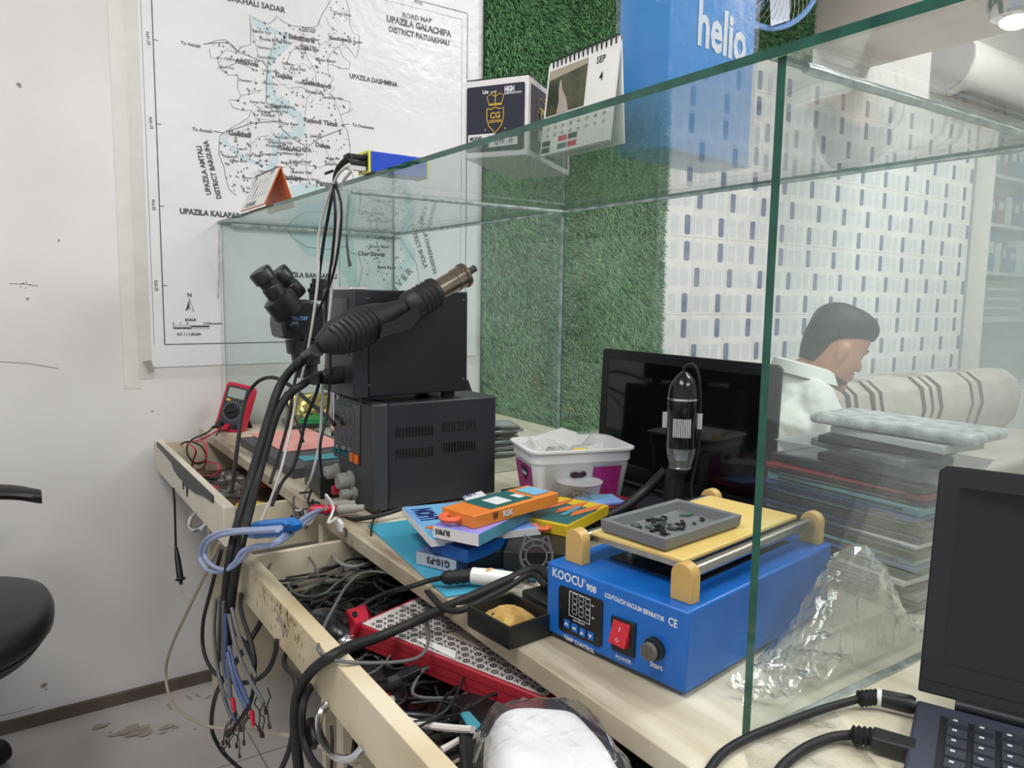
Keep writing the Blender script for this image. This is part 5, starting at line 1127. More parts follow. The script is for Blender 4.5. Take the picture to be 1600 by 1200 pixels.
for u, v, m in ((.02,.10,'panel_black'),(.02,.03,'panel_black'),(.27,.12,'meter_red'),(.27,.04,'box_green'),(.42,.12,'tray_grey'),(.42,.04,'meter_red')): b.use(m).poly([cp2(u,v,.001),cp2(u+.13,v,.001),cp2(u+.13,v+.055,.001),cp2(u,v+.055,.001)])
b.build('page_print', pgo, recalc=False)
b = B('black_plastic')
for i in range(15):
    p = cp2(.08+.88*i/14, .975); b.tube([p+Vector((-.002,0,-.006)), p+Vector((-.002,0,.003)), p+Vector((.003,0,.006)), p+Vector((.006,0,0))], .0011, 5, 3)
b.build('spiral', pgo)
# camera carton
cb0, cb1, cb2 = at(725,249,'Z',ZT+.0005), at(824,242,'Z',ZT+.0005), at(889,275,'Z',ZT+.0005)
ex = Vector((cb1-cb0)); ex.z = 0; wx = ex.length; ex.normalize(); ey = Z3.cross(ex); hcb = at(825,117,'X',cb1.x).z-ZT
e3 = cb2-cb1; e3.z = 0; ln = e3.length; e3.normalize()
cc = thing('camera_carton', 'white-edged dark carton with gold crown crest standing on the glass top', 'carton', (cb1.x, cb1.y, ZT))
mat('carton_navy', (38,40,56), .4); mat('gold_print', (196,160,70), .4)
base = [cb0, cb1, cb1+e3*ln, cb0+e3*ln]
B('card_white').hexa([Vector((p.x,p.y,ZT+.0005)) for p in base]+[Vector((p.x,p.y,ZT+hcb)) for p in base]).build('carton_box', cc, bevel=.0015)
n1 = Vector((ex.y,-ex.x,0)); n2 = Vector((e3.y,-e3.x,0))
if n1.dot(EYE-cb1) < 0: n1 = -n1
if n2.dot(EYE-cb1) < 0: n2 = -n2
def f1(u, v, l=.0004): return Vector((cb0.x,cb0.y,ZT))+ex*(wx*u)+Z3*(hcb*v)+n1*l
def f2(u, v, l=.0004): return Vector((cb1.x,cb1.y,ZT))+e3*(ln*u)+Z3*(hcb*v)+n2*l
b = B('carton_navy').poly([f1(.06,.08),f1(.93,.08),f1(.95,.10),f1(.95,.90),f1(.93,.92),f1(.06,.92),f1(.04,.90),f1(.04,.10)]).poly([f2(.05,.08),f2(.95,.08),f2(.95,.92),f2(.05,.92)])
b.use('card_white').poly([f1(.07,.20,.0008),f1(.50,.20,.0008),f1(.50,.31,.0008),f1(.07,.31,.0008)]).poly([f1(.40,.13,.001),f1(.85,.15,.001),f1(.85,.25,.001),f1(.40,.23,.001)]).poly([f2(.2,.25,.0008),f2(.7,.25,.0008),f2(.7,.40,.0008),f2(.2,.40,.0008)])
b.use('ink').text('MODEL:', f1(.10,.235,.001), f1(.32,.235,.001), n1, 1.1, .03).text("Q'TY : 10", f1(.50,.165,.0013), f1(.78,.18,.0013), n1, 1.2, .02)
b.use('white_print').text('HIGH', f1(.64,.82,.0008), f1(.79,.82,.0008), n1, 1.6, .05).text('DEFINITION', f1(.64,.785,.0008), f1(.90,.785,.0008), n1, .8, .02).text('Lite', f1(.30,.82,.0008), f1(.39,.82,.0008), n1, 1.2, .03).text('AHD', f1(.42,.82,.0008), f1(.50,.82,.0008), n1, .9, .01)
b.use('gold_print')
for F_, k, cx_, N_ in ((f1,1.,.50,n1),(f2,1.3,.35,n2)):
    q = lambda x, y: F_(cx_+x*.13*k, .50+y*.14, .0010)
    b.ribbon([q(-1,.9),q(-1,0),q(-.75,-.7),q(0,-1.35),q(.75,-.7),q(1,0),q(1,.9),q(.5,.8),q(0,1.0),q(-.5,.8),q(-1,.9)], .0016, N_)
    b.poly([q(-.8,1.15),q(.8,1.15),q(.8,1.35),q(-.8,1.35)])
    b.ribbon([q(-.8,1.35),q(-1,2.0),q(-.5,2.2),q(0,1.9),q(.5,2.2),q(1,2.0),q(.8,1.35)], .0014, N_); b.ribbon([q(0,1.35),q(0,2.5)], .0016, N_); b.ribbon([q(-.2,2.35),q(.2,2.35)], .0012, N_)
    b.text('CG', q(-.62,.0), q(.62,.0), N_, 1.0, .04).text('CROWN', q(-.75,-.42), q(.75,-.42), N_, 1.2, .04)
    for a_ in (-1.2,-.75,0,.75,1.2): b.poly([q(a_+.09*math.cos(i*PI/2.5), -1.0-(.8 if abs(a_)<1 else 0)*.7+.1*math.sin(i*PI/2.5)) for i in range(5)])
b.build('printing', cc, recalc=False)
tp = [Vector((p.x,p.y,ZT+hcb)) for p in base]; B('panel_black').prism([tp[0]+ex*.003+Z3*.001, tp[1]-ex*.002+Z3*.0006, tp[1]+ey*.03+Z3*.003, tp[0]+ey*.03-ex*.004+Z3*.006], Z3*.0008).build('open_flap', cc)
# blue carton
bc1 = at(1040,231,'Z',ZT+.001); ex = Vector((math.cos(math.radians(8)), math.sin(math.radians(8)), 0)); ey = Z3.cross(ex); WB = .205; DB = .085; HB = .36
bx = thing('blue_carton', 'tall bright blue carton lettered helio in a clear plastic bag on the glass top', 'carton', (bc1.x+.1, bc1.y+.04, ZT))
mat('helio_blue', (46,146,216), .3, rgb2=(40,138,208), scale=4)
base = [Vector((bc1.x,bc1.y,0)), Vector((bc1.x,bc1.y,0))+ex*WB, Vector((bc1.x,bc1.y,0))+ex*WB+ey*DB, Vector((bc1.x,bc1.y,0))+ey*DB]
B('helio_blue').hexa([p+Z3*(ZT+.001) for p in base]+[p+Z3*(ZT+HB) for p in base]).build('carton_box', bx, bevel=.002)
nb = -ey; PB = base[0]+Z3*ZT
b = B('white_print'); bf = lambda x, y: atp(x, y, PB, nb)
b.text('helio', bf(1089,67), bf(1164,99), nb, 1.32, .028, .0008); b.build('lettering', bx, recalc=False)
glass('bag_clear', tint=(240,244,248), dust_haze=.05, dust_haze_col=(225,232,240), gloss=1.3, rough=.07, dscale=12, bump=.35)
b = B('bag_clear'); rng = random.Random(15); N_ = 28; K_ = 12; cen = sum(base, Vector())/4; R_ = []
for k in range(K_+1):
    zz = ZT+.002+(HB+.01)*k/K_; r_ = []
    for i in range(N_):
        s = 4*i/N_; j = int(s); f_ = s-j; p = base[j % 4].lerp(base[(j+1) % 4], f_); d = (p-cen).normalized(); bulge_ = .006+.012*math.sin(PI*f_)*(1 if j % 2 else .35)
        r_.append(p+d*(bulge_+rng.uniform(-.003,.003))+Z3*(zz+rng.uniform(0,.003)*(k > 0)))
    R_.append(r_)
b.rings(R_, cap1=False); b.build('plastic_bag', bx)

# ---- cables and plugs: paths follow what they lie on or hang from
def X(v): return lambda *q: at(q[0], q[1], 'X', v)
def cable(name, label, pts, r, m, cat='cable', group=None, n=8, parts=None):
    o = B(m).tube(pts, r, n, 7).build(name); tag(o, label, cat, group)
    return o
def hang(seq): return [at(px,py,'X',x) for px,py,x in seq]
cable('cable','black USB cable from the hub that drops straight behind the gun handle', [(hx-.033,hy+.010,ZT+.024)]+hang([(548,247,.46),(530,262,.46),(520,300,.46),(507,370,.46),(497,440,.455),(483,520,.45),(462,590,.43),(452,650,.40),(438,705,.37),(422,755,.34)])+[], .0028, 'black_rubber', group='cables hanging from the charging hub')
cable('cable','black USB cable ending at the top of the hot air station', [(hx-.033,hy+.022,ZT+.024)]+hang([(545,242,.45),(527,262,.45),(521,290,.45),(524,340,.45),(519,400,.455),(512,450,.46),(509,500,.46),(516,560,.46),(512,640,.45),(500,700,.43),(505,760,.45)]), .0024, 'black_rubber', group='cables hanging from the charging hub')
cable('cable','black cable from the hub curving out to the right before the gun', [(hx-.033,hy+.010,ZT+.014)]+hang([(545,250,.455),(523,276,.455),(533,320,.455),(531,370,.455),(520,430,.455),(500,480,.455),(482,515,.45),(470,560,.44)]), .0022, 'black_rubber', group='cables hanging from the charging hub')
cable('cable','white USB cable hanging from the hub to the drawer', [(hx-.033,hy+.012,ZT+.006)]+hang([(545,258,.45),(527,275,.45),(509,320,.45),(498,370,.45),(497,430,.45),(489,500,.445),(478,560,.44),(462,630,.43),(452,680,.41),(440,730,.39),(425,775,.37),(408,815,.35)]), .0024, 'white_cable', group='cables hanging from the charging hub')
cable('cable','second white cable hanging by the station front', hang([(550,266,.46),(534,290,.46),(529,340,.46),(521,410,.46),(516,480,.46),(507,560,.455),(503,630,.45),(499,690,.45),(488,740,.44),(476,775,.44),(494,792,.47),(508,800,.49)]), .0024, 'white_cable', group='cables hanging from the charging hub')
cable('cable_tie','black cable tie round the cables under the hub', [at(514,269,'X',.45)+Vector((.004*math.cos(a),.012*math.sin(a),.002*math.cos(a))) for a in [i*PI/4 for i in range(9)]], .0022, 'black_rubber', 'cable tie')
# gun hose, station hose
hose = [G0+gd*-.001]+hang([(478,558,.42),(455,578,.40),(436,606,.37),(421,650,.35),(406,700,.33),(391,752,.31),(374,810,.285),(362,862,.262),(354,920,.258),(350,980,.258),(349,1030,.258)])
cable('hose','thick black hose from the hot air gun hanging over the drawer fronts', hose, .0072, 'black_rubber', 'hose', n=12)
cable('strain_relief','ribbed black strain relief where the hose leaves the gun', [hose[0], hose[0].lerp(hose[1],.6), hose[1], hose[1].lerp(hose[2],.7)], lambda t: .0115-.0030*t+.0008*math.sin(t*60), 'black_plastic', 'strain relief', n=12)
s0 = Vector((HX0-.03,1.24,.987))
hose2 = [s0, s0+Vector((-.022,0,-.002))]+hang([(470,603,.40),(450,618,.38),(432,648,.36),(416,700,.34),(402,750,.32),(388,806,.29),(375,858,.268),(364,920,.262),(357,980,.262),(355,1032,.262)])
cable('hose','second thick black hose from the station socket hanging beside the first', hose2, .0066, 'black_rubber', 'hose', n=12)
cable('cable_connector','chunky black connector plugged into the front of the hot air station', [s0+Vector((.004,0,0)), s0+Vector((-.012,0,-.001)), at(490,593,'X',.425)], lambda t: .0125-.003*t+.0006*math.sin(t*50), 'black_plastic', 'connector', n=14)
cable('cable','black test lead arching from the multimeter over to the power supply', [mmP(-.018,.018,.035)+nn*.0]+[at(345,668,'X',.46), at(338,680,'X',.42)], .0022, 'black_rubber')
cable('cable','thick black lead arching behind the multimeter down to the power supply', [at(362,770,'X',.335), at(366,735,'X',.35), at(372,690,'X',.38), at(378,650,'X',.42), at(388,615,'X',.46), at(405,595,'X',.48), at(428,590,'X',.49), at(455,604,'X',.495), at(485,630,'X',.50), at(512,652,'X',.50), at(523,664,'X',.50)], .0042, 'black_rubber')
cable('cable','black lead running down from the station past the pink mat', hang([(500,588,.45),(494,615,.44),(478,655,.43),(470,690,.42),(458,730,.40),(440,755,.38),(425,790,.355)]), .003, 'black_rubber')
cable('test_lead','thin black test lead with clip beside the foil box', hang([(446,612,.52),(448,630,.52),(458,648,.52),(466,665,.52),(474,690,.50)]), .0024, 'black_rubber', 'test lead')
# cables from hub bundle continuing below
E0c = dict(group='cables looping below the drawers')
cable('cable','black cable looping left under the near drawer front', hang([(346,860,.262),(330,920,.258),(317,975,.258),(319,1020,.258),(336,1052,.258),(365,1066,.258),(396,1064,.258),(418,1048,.258),(430,1020,.258),(432,1000,.258)]), .0032, 'black_rubber')
cable('cable','black cable ending in a small plug among the coloured wires', hang([(359,925,.262),(356,960,.258),(366,985,.258),(385,1008,.258),(397,1040,.258),(396,1075,.258),(388,1105,.258),(372,1128,.258),(360,1145,.258)]), .0028, 'black_rubber')
cable('cable','heavy black cable crossing down to the floor behind the wires', hang([(440,955,.36),(414,965,.31),(400,985,.275),(388,1005,.265),(368,1035,.27),(347,1065,.28),(334,1098,.30),(331,1140,.32),(346,1172,.34),(368,1195,.36),(395,1215,.36)]), .0042, 'black_rubber')
cable('cable','black cable twisting beside the heavy crossing cable', hang([(392,900,.34),(380,918,.30),(376,938,.268),(378,960,.258),(391,1000,.256),(398,1035,.256),(394,1060,.256)]), .0032, 'black_rubber')
cable('cable','grey network cable sweeping in a wide arc before the white wall', hang([(343,848,.262),(322,895,.26),(295,950,.26),(268,1010,.26),(259,1050,.26),(266,1090,.26),(290,1118,.26),(330,1136,.262),(380,1140,.265),(430,1146,.27),(475,1156,.272),(520,1176,.274),(562,1198,.276)]), .0030, 'beige_cable')
cable('cable','black cable hanging behind the patterned box corner of the drawer', hang([(470,1005,.36),(448,1020,.31),(445,1040,.275),(461,1058,.262),(464,1090,.26),(459,1130,.26),(452,1170,.26),(436,1210,.26)]), .0034, 'black_rubber')
cable('cable','black cable hanging beside the chrome drawer handle', hang([(520,1050,.36),(496,1060,.30),(474,1100,.26),(474,1150,.26),(486,1185,.26),(508,1212,.26)]), .0044, 'black_rubber')
cable('cable','thin black cable hanging from the chrome handle', hang([(518,1134,.262),(519,1165,.26),(517,1215,.26)]), .0018, 'black_rubber')
cable('cable','pair of black cables dropping under the near drawer', hang([(585,1120,.38),(560,1138,.32),(552,1180,.30),(540,1220,.30)]), .0034, 'black_rubber')
# big black mains lead lying over the drawer, up to the blue machine
mains = [Vector((.540,.700,.785)), at(838,889,'Z',.783), at(790,908,'Z',.768), at(735,933,'Z',.757), at(690,952,'Z',.742), at(640,975,'Z',.724), at(590,996,'Z',.72), at(545,1012,'Z',.731), at(512,1029,'Z',.737), at(484,1052,'X',.272), at(466,1082,'X',.262), at(461,1120,'X',.26), at(463,1160,'X',.26), at(468,1215,'X',.26)]
cable('mains_lead','thick black mains lead sweeping over the patterned box and down the drawer front', mains, .0062, 'black_rubber', 'cable', n=12)
cable('mains_lead','second black lead beside the soldering iron curving over the bench edge', [Vector((.525,.690,.783)), at(830,898,'Z',.780), at(790,920,'Z',.765), at(750,940,'Z',.757), at(722,953,'Z',.757), at(700,953,'Z',.750), at(680,938,'Z',.747), at(660,915,'Z',.735), at(640,898,'Z',.728)], .0040, 'black_rubber', 'cable', n=10)
cable('cable','black cord of the soldering iron running back into the drawer', [ip[0], at(668,908,'Z',.760), at(640,917,'Z',.756), at(610,925,'Z',.725), at(585,935,'Z',.71), at(560,950,'Z',.70)], .0034, 'black_rubber')
cable('cable','thin grey cable making a tall loop over the drawer front', [at(*q,'Z',.722) for q in [(716,958),(690,950),(665,932),(640,912),(612,898),(582,893),(560,899),(540,918),(524,945),(508,975),(500,1000)]]+[at(497,1014,'X',.272), at(508,1026,'X',.276), at(530,1033,'Z',.736), at(575,1036,'Z',.730), at(625,1034,'Z',.722), at(655,1026,'Z',.72), at(668,1008,'Z',.72), at(667,985,'Z',.72), at(664,958,'Z',.715)], .0021, 'grey_cable')
cable('cable','light grey cable curling out from under the bench edge', [at(*q,'Z',.705) for q in [(556,844),(535,843),(521,855),(523,872),(540,884),(562,884),(590,874)]], .0032, 'grey_plastic')
cable('cable','thin dark cable arching over the black box in the drawer', [at(*q,'Z',.708) for q in [(418,894),(424,880),(440,868),(462,863),(480,868),(492,884),(498,902)]], .0018, 'grey_cable')
cable('cable','thin black cord from the battery boxes over the bench edge', [at(655,778,'Z',.757), at(630,781,'Z',.757), at(605,790,'Z',.757), at(588,806,'Z',.757), at(580,825,'Z',.757), at(582,850,'Z',.74), at(588,866,'Z',.72)], .0018, 'black_rubber')
cable('cable','white USB cable in the drawer running to the foam bag', [at(612,1092,'Z',.665), at(613,1110,'Z',.672), at(635,1125,'Z',.676), at(675,1134,'Z',.678), at(710,1138,'Z',.68), at(738,1140,'Z',.685)], .0040, 'white_cable')
cable('cable','white cable crossing the drawer floor by the foam bag', [at(690,1172,'Z',.664), at(715,1158,'Z',.668), at(745,1140,'Z',.682)], .0036, 'white_cable')
uh = thing('usb_plug', 'silver USB plug on a black cable in the near drawer', 'plug', (.36,.62,.66))
p = at(612,1064,'Z',.69); q2 = at(632,1055,'Z',.692); dd = (q2-p).normalized()
B('steel').obox(p+dd*.004, (.014,.012,.0046), basis((0,0,0), dd, Z3.cross(dd), Z3).to_3x3()).build('metal_shell', uh); B('black_plastic').obox(p+dd*.022, (.026,.015,.0075), basis((0,0,0), dd, Z3.cross(dd), Z3).to_3x3()).build('plug_body', uh, bevel=.001)
# laptop cables at right
lz = .760; lc0 = at(1432,1104,'Z',lz); 
cable('charger_lead','black charger lead with white band running to the upper port of the grey laptop', [at(1100,1215,'Z',.756), at(1128,1178,'Z',.756), at(1170,1152,'Z',.756), at(1220,1132,'Z',.757), at(1280,1110,'Z',.758), at(1320,1098,'Z',.759), at(1345,1091,'Z',.760)], .0038, 'black_rubber', 'cable', n=10)
pj = thing('charger_plug', 'black round charger plug with white collar in the side of the grey laptop', 'plug', (.64,.33,.755))
a_, b_ = at(1341,1092,'Z',.761), at(1370,1089,'Z',.762); c_ = at(1432,1103,'Z',.762)
B('black_rubber').lathe(a_, b_, [(0,.0045)]+[(.002*i, .0075 if i%2 else .006) for i in range(1,9)]+[((b_-a_).length,.0072)]).build('strain_relief', pj)
dd = (c_-b_); B('white_plastic').lathe(b_, b_+dd*.12, [(0,.0078),(dd.length*.12,.0078)]).build('white_collar', pj); B('black_plastic').lathe(b_+dd*.12, c_, [(0,.0078),(dd.length*.75,.0085),(dd.length*.86,.007)]).build('plug_body', pj)
cable('hdmi_lead','second black lead on the bench running to the lower port of the grey laptop', [at(1205,1225,'Z',.756), at(1225,1195,'Z',.756), at(1260,1168,'Z',.756), at(1300,1152,'Z',.757), at(1330,1148,'Z',.758)], .0042, 'black_rubber', 'cable', n=10)
pk2 = thing('flat_plug', 'long flat black plug in the lower side port of the grey laptop', 'plug', (.62,.28,.755))
a_, b_, c_ = at(1330,1148,'Z',.760), at(1362,1152,'Z',.761), at(1430,1172,'Z',.761)
B('black_rubber').lathe(a_, b_, [(0,.005)]+[(.0022*i, .0085 if i%2 else .0065) for i in range(1,9)]+[((b_-a_).length,.007)]).build('strain_relief', pk2)
dd = (c_-b_).normalized(); B('black_plastic').obox((b_+c_)/2, ((c_-b_).length,.020,.011), basis((0,0,0), dd, Z3.cross(dd), Z3).to_3x3()).build('plug_body', pk2, bevel=.0015)
# hanging test probe by the white wall
tp_ = thing('test_probe', 'black test probe hanging on a lead below the far drawer in front of the wall', 'test probe', (.31,1.75,.2))
B('black_rubber').tube(hang([(271,762,.315),(273,790,.315),(274,830,.315),(275,858,.315)]), .0026).build('lead', tp_)
a_, b_ = at(275,856,'X',.315), at(283,913,'X',.315); l = (b_-a_).length; B('black_plastic').lathe(a_, b_, [(0,.004),(l*.3,.0065),(l*.75,.0075),(l*.82,.007),(l*.84,.0115),(l*.88,.0115),(l*.9,.005),(l,.004)]).build('grip', tp_)
B('steel').cyl(b_, at(285,928,'X',.315), .001).build('needle', tp_)
# multimeter leads coiled in the far drawer
for i, (m, lb, sq_) in enumerate([('red_plastic','red multimeter lead coiled in the far drawer',[(348,668),(320,684),(300,690),(318,690),(322,712),(318,730),(304,736),(300,724),(306,704),(290,690)]),('black_rubber','black multimeter lead coiled in the far drawer',[(335,666),(322,677),(300,687),(292,700),(296,716),(310,725),(322,716),(315,698),(296,690),(282,696),(286,712),(296,724)]),('red_plastic','second loop of red lead lying in the far drawer',[(296,729),(310,722),(330,722),(342,728),(340,740),(322,744),(306,738)])]):
    cable('meter_lead', lb, [at(x,y,'X',.40+.012*math.sin(k*1.3)) if y > 672 else at(x,y,'X',.47) for k,(x,y) in enumerate(sq_)], .0022, m, 'test lead')
# power supply leads and light blue leads with blue clamp
LB = 'pale blue power leads'
cable('power_lead','pale blue lead looping from the power supply round the blue clamp, outer loop', [at(530,797,'X',.47), at(505,796,'X',.44), at(480,806,'X',.38), at(455,826,'X',.32), at(438,842,'X',.285), at(420,852,'X',.268), at(400,853,'X',.266), at(378,862,'X',.262), at(366,880,'X',.258), at(345,893,'X',.258), at(324,890,'X',.258), at(313,872,'X',.258), at(318,848,'X',.258), at(340,833,'X',.258), at(375,828,'X',.262), at(410,827,'X',.262), at(438,825,'X',.262)], .0034, 'blue_cable', group=LB)
cable('power_lead','pale blue lead looping from the power supply round the blue clamp, inner loop', [at(525,802,'X',.47), at(498,802,'X',.43), at(474,818,'X',.36), at(448,840,'X',.30), at(425,852,'X',.268), at(392,858,'X',.266), at(376,875,'X',.262), at(355,890,'X',.256), at(333,884,'X',.256), at(320,868,'X',.256), at(324,850,'X',.256), at(342,838,'X',.256), at(372,832,'X',.256), at(405,830,'X',.256), at(434,828,'X',.256)], .0032, 'blue_cable', group=LB)
cl_ = thing('spring_clamp', 'bright blue plastic clamp on the top corner of the near drawer front', 'clamp', (.30,1.08,.73))
mat('clamp_blue', (28,120,205), .3)
B('clamp_blue').prism([at(*q,'X',.300) for q in [(368,838),(372,824),(395,815),(438,811),(450,820),(448,831),(430,840),(395,843)]], (.022,0,0)).build('clamp_body', cl_, bevel=.004)
B('clamp_blue').prism([at(*q,'X',.290) for q in [(385,823),(398,816),(440,812),(449,820),(438,826),(400,827)]], (.012,0,0)).build('lever', cl_, bevel=.003)
# plugs by the power supply
for i, (q, m, lb) in enumerate([((505,797),'red_plastic','dark red plug cluster below the power supply knobs'),((548,796),'knob_grey','grey plastic plug at the foot of the power supply'),((535,789),'knob_grey','second grey plug beside the power supply foot')]):
    p = at(*q,'X',.475 if i else .44); o = B(m).lathe(p+Vector((-.02,.012,0)), p+Vector((.02,-.012,.003)), [(0,.005),(.004,.0085),(.03,.0085),(.036,.006),(.046,.006)]).build('banana_plug'); tag(o, lb, 'plug')
cable('cable','black cable running along the bench edge below the power supply', [at(500,800,'X',.46), at(520,806,'X',.47), at(545,812,'X',.47), at(580,808,'X',.49), at(612,800,'X',.53), at(640,790,'X',.56)], .0038, 'black_rubber')
wu = thing('usb_plug', 'white USB plug hanging over the bench edge', 'plug', (.43,1.2,.73)); p = at(538,830,'X',.432); q2 = at(525,812,'X',.440); dd = (q2-p).normalized(); sdv = dd.cross(Vector((1,0,0))).normalized(); R_ = basis((0,0,0), dd, sdv, dd.cross(sdv)).to_3x3()
B('white_plastic').obox(p.lerp(q2,.5), (.026,.015,.007), R_).build('plug_body', wu, bevel=.001); B('steel').obox(p-dd*.005, (.012,.011,.0045), R_).build('metal_shell', wu)
rng = random.Random(17)
for k in range(9):
    p = at(rng.uniform(455,520), rng.uniform(775,812), 'X', rng.uniform(.40,.50)); pts = [p+Vector((rng.gauss(0,.006), -.014*i+rng.gauss(0,.006), .012*math.sin(i*1.3+k)+rng.gauss(0,.004))) for i in range(-3,3)]
    tag(B(['white_cable','black_rubber','grey_cable'][k%3]).tube(pts, .0022, 6, 5).build('cable'), 'short loose cable in the knot beside the power supply foot', 'cable', 'cables knotted beside the power supply')
# wire harness fanning out at the bottom
HG = 'coloured wires fanning out below the bundle'
mat('wire_blue', (74,90,132), .5); mat('wire_dark', (52,34,40), .5)
H = [([(345,930),(342,1000),(340,1040),(346,1075),(355,1105),(363,1125)],'grey_cable',.0032),([(352,960),(353,1000),(352,1050),(358,1080),(366,1110),(368,1128)],'wire_blue',.003),
     ([(356,1020),(363,1050),(372,1080),(382,1100),(384,1108)],'wire_blue',.0036),([(358,1010),(368,1048),(380,1078),(389,1100)],'wire_blue',.003),([(354,1030),(358,1060),(361,1090)],'grey_cable',.0026),
     ([(358,960),(366,1000),(378,1035),(392,1065),(404,1085),(412,1100)],'grey_cable',.003),([(362,950),(372,990),(388,1030),(400,1060)],'grey_cable',.0026),([(349,940),(349,980),(349,1040),(356,1070)],'grey_cable',.0028),([(338,935),(335,990),(341,1050),(352,1090)],'grey_cable',.0024)]
for i, (s, m, r) in enumerate(H): cable('wire_sleeve','blue grey sleeved wire hanging below the black hoses', [at(x,y,'X',.252-.002*(i%3)) for x,y in s], r, m, 'wire', HG)
ends = [(363,1125),(366,1128),(384,1106),(389,1100),(392,1104),(404,1085),(361,1104),(412,1100),(418,1075)]
for i in range(16):
    x0, y0 = ends[i % len(ends)]; tx, ty = x0+rng.uniform(-22,22), y0+rng.uniform(25,62)
    t = thing('connector_wire', 'thin dark wire with a tiny connector at its end', 'wire', tuple(at(tx,ty,'X',.25)), 0, 'thin wires with tiny connectors')
    pts = [at(x0,y0,'X',.25), at(x0+rng.uniform(-9,9),y0+14,'X',.248), at((x0+tx)/2+rng.uniform(-8,8),(y0+ty)/2,'X',.252), at(tx,ty,'X',.25)]
    B(['wire_dark','black_rubber','black_rubber'][i % 3]).tube(pts, .0009, 5, 5).build('wire', t); B('wire_dark').obox(pts[-1], (.003,.006,.005), Matrix.Rotation(rng.uniform(0,2),3,'X')).build('connector', t)
for q0, q1, lb in (((363,1090),(365,1103),'small red shrink tube on a hanging wire'),((393,1110),(395,1128),'red plastic tag among the hanging wires')):
    tag(B('red_plastic').lathe(at(*q0,'X',.246), at(*q1,'X',.246), [(0,.0028),(.008,.0034),(.02,.002)], 10).build('shrink_tube'), lb, 'tube')
up_ = thing('usb_plug','black USB plug hanging at the bottom of the wires','plug',tuple(at(352,1152,'X',.256))); B('black_plastic').lathe(at(360,1142,'X',.256), at(349,1158,'X',.256), [(0,.003),(.008,.0055),(.02,.0055),(.026,.0045)],10).build('plug_body',up_); B('steel').cyl(at(350,1157,'X',.256), at(346,1163,'X',.256), .003).build('metal_shell',up_)
bp_ = tag(B('black_plastic').obox(at(488,1146,'X',.27), (.01,.03,.022), Matrix.Rotation(.5,3,'X')).build('power_plug', bevel=.003), 'black plug hanging behind the thick cables near the chrome handle', 'plug')
tag(B('beige_cable').tube([at(343,345,'X',.508), at(341,450,'X',.506), at(338,520,'X',.504), at(333,600,'X',.50), at(328,655,'X',.49)], lambda t: .0011+.0005*math.sin(t*500), 5, 24).build('ball_chain'), 'thin beaded string hanging from the far corner of the glass top', 'string')
# ================================================================ CHAIR, PERSON, FAR SIDE OF THE SHOP
mat('leather', (30,31,35), .38, var=.15, bump=.15, bscale=160)
ch = thing('office_chair', 'black office chair with padded arm at the left edge beside the white wall', 'office chair', (-.22, 1.84, 0))
sc_ = Vector((-.20,1.80,.455))
def seat_ring(k, z, dz=0): return [(sc_.x+.262*k*math.copysign(abs(math.cos(a))**.75, math.cos(a)), sc_.y+.24*k*math.copysign(abs(math.sin(a))**.8, math.sin(a)), z+.018*math.cos(a)*k) for a in [2*PI*i/40 for i in range(40)]]
B('leather').rings([seat_ring(.80,.405), seat_ring(.93,.415), seat_ring(.99,.432), seat_ring(1,.452), seat_ring(.97,.470), seat_ring(.88,.483), seat_ring(.6,.488), seat_ring(.2,.480)]).build('seat', ch)
B('black_plastic').rings([seat_ring(.75,.392), seat_ring(.88,.395), seat_ring(.95,.418), seat_ring(.5,.42)]).build('seat_shell', ch)
for s, yy in ((1, 1.98), (-1, 1.60)):
    A = [(-.37,yy,.665),(-.27,yy,.690),(-.12,yy,.690),(-.01,yy,.680),(.055,yy,.660)] if s == 1 else [(-.42,yy,.665),(-.34,yy,.69),(-.26,yy,.69),(-.2,yy,.68),(-.16,yy,.66)]
    b = B('black_plastic'); P = spline(A, 6); R_ = []
    for i, p in enumerate(P):
        t = i/(len(P)-1); wv_ = .040*math.sin(PI*(.08+.86*t))**.4; R_.append([(p.x, p.y+wv_*math.cos(a), p.z+.016*math.sin(a)) for a in [2*PI*k/14 for k in range(14)]])
    b.rings(R_).build('armrest', ch)
    B('black_plastic').tube([(A[2][0],yy,.68),(A[2][0]-.05,yy-s*.01,.58),(A[2][0]-.04,yy-s*.02,.44),(sc_.x,sc_.y+s*.12,.40)], .017, 10).build('arm_bracket', ch)
B('leather').rings([[(-.50-.06*math.sin(v*2.5), 1.80+.21*math.cos(a)*(1 if v<.8 else .8), .56+.5*v+.0*math.sin(a)+(.02*math.sin(a))) for a in [2*PI*k/20 for k in range(20)]] if 0 else [(-.47-.03*v+.03*math.cos(a), 1.80+.22*math.sin(a)*(1-.25*v**4), .55+.5*v) for a in [2*PI*k/24 for k in range(24)]] for v in (0,.1,.3,.5,.7,.9,1.)]).build('backrest', ch)
B('black_plastic').tube([(-.30,1.80,.40),(-.46,1.80,.42),(-.50,1.80,.56),(-.50,1.80,.68)], .02, 10).build('back_bracket', ch)
B('chrome').cyl((sc_.x,sc_.y,.12),(sc_.x,sc_.y,.395),.026).build('gas_lift', ch)
for k in range(5):
    a = 1.10+2*PI*k/5; e = Vector((sc_.x+.30*math.cos(a), sc_.y+.30*math.sin(a), .085)); 
    bl_ = B('black_plastic').tube([(sc_.x,sc_.y,.13), Vector((sc_.x,sc_.y,.115)).lerp(e,.5), e], lambda t: .024-.010*t, 8).build('base_leg', ch)
    c = B('black_rubber').cyl((e.x-.012,e.y-.012,.028),(e.x+.012,e.y+.012,.028),.028); w_ = c.build('caster', bl_)
# the caster seen at the bottom left corner
q_ = at(8,1160,'Z',.03)

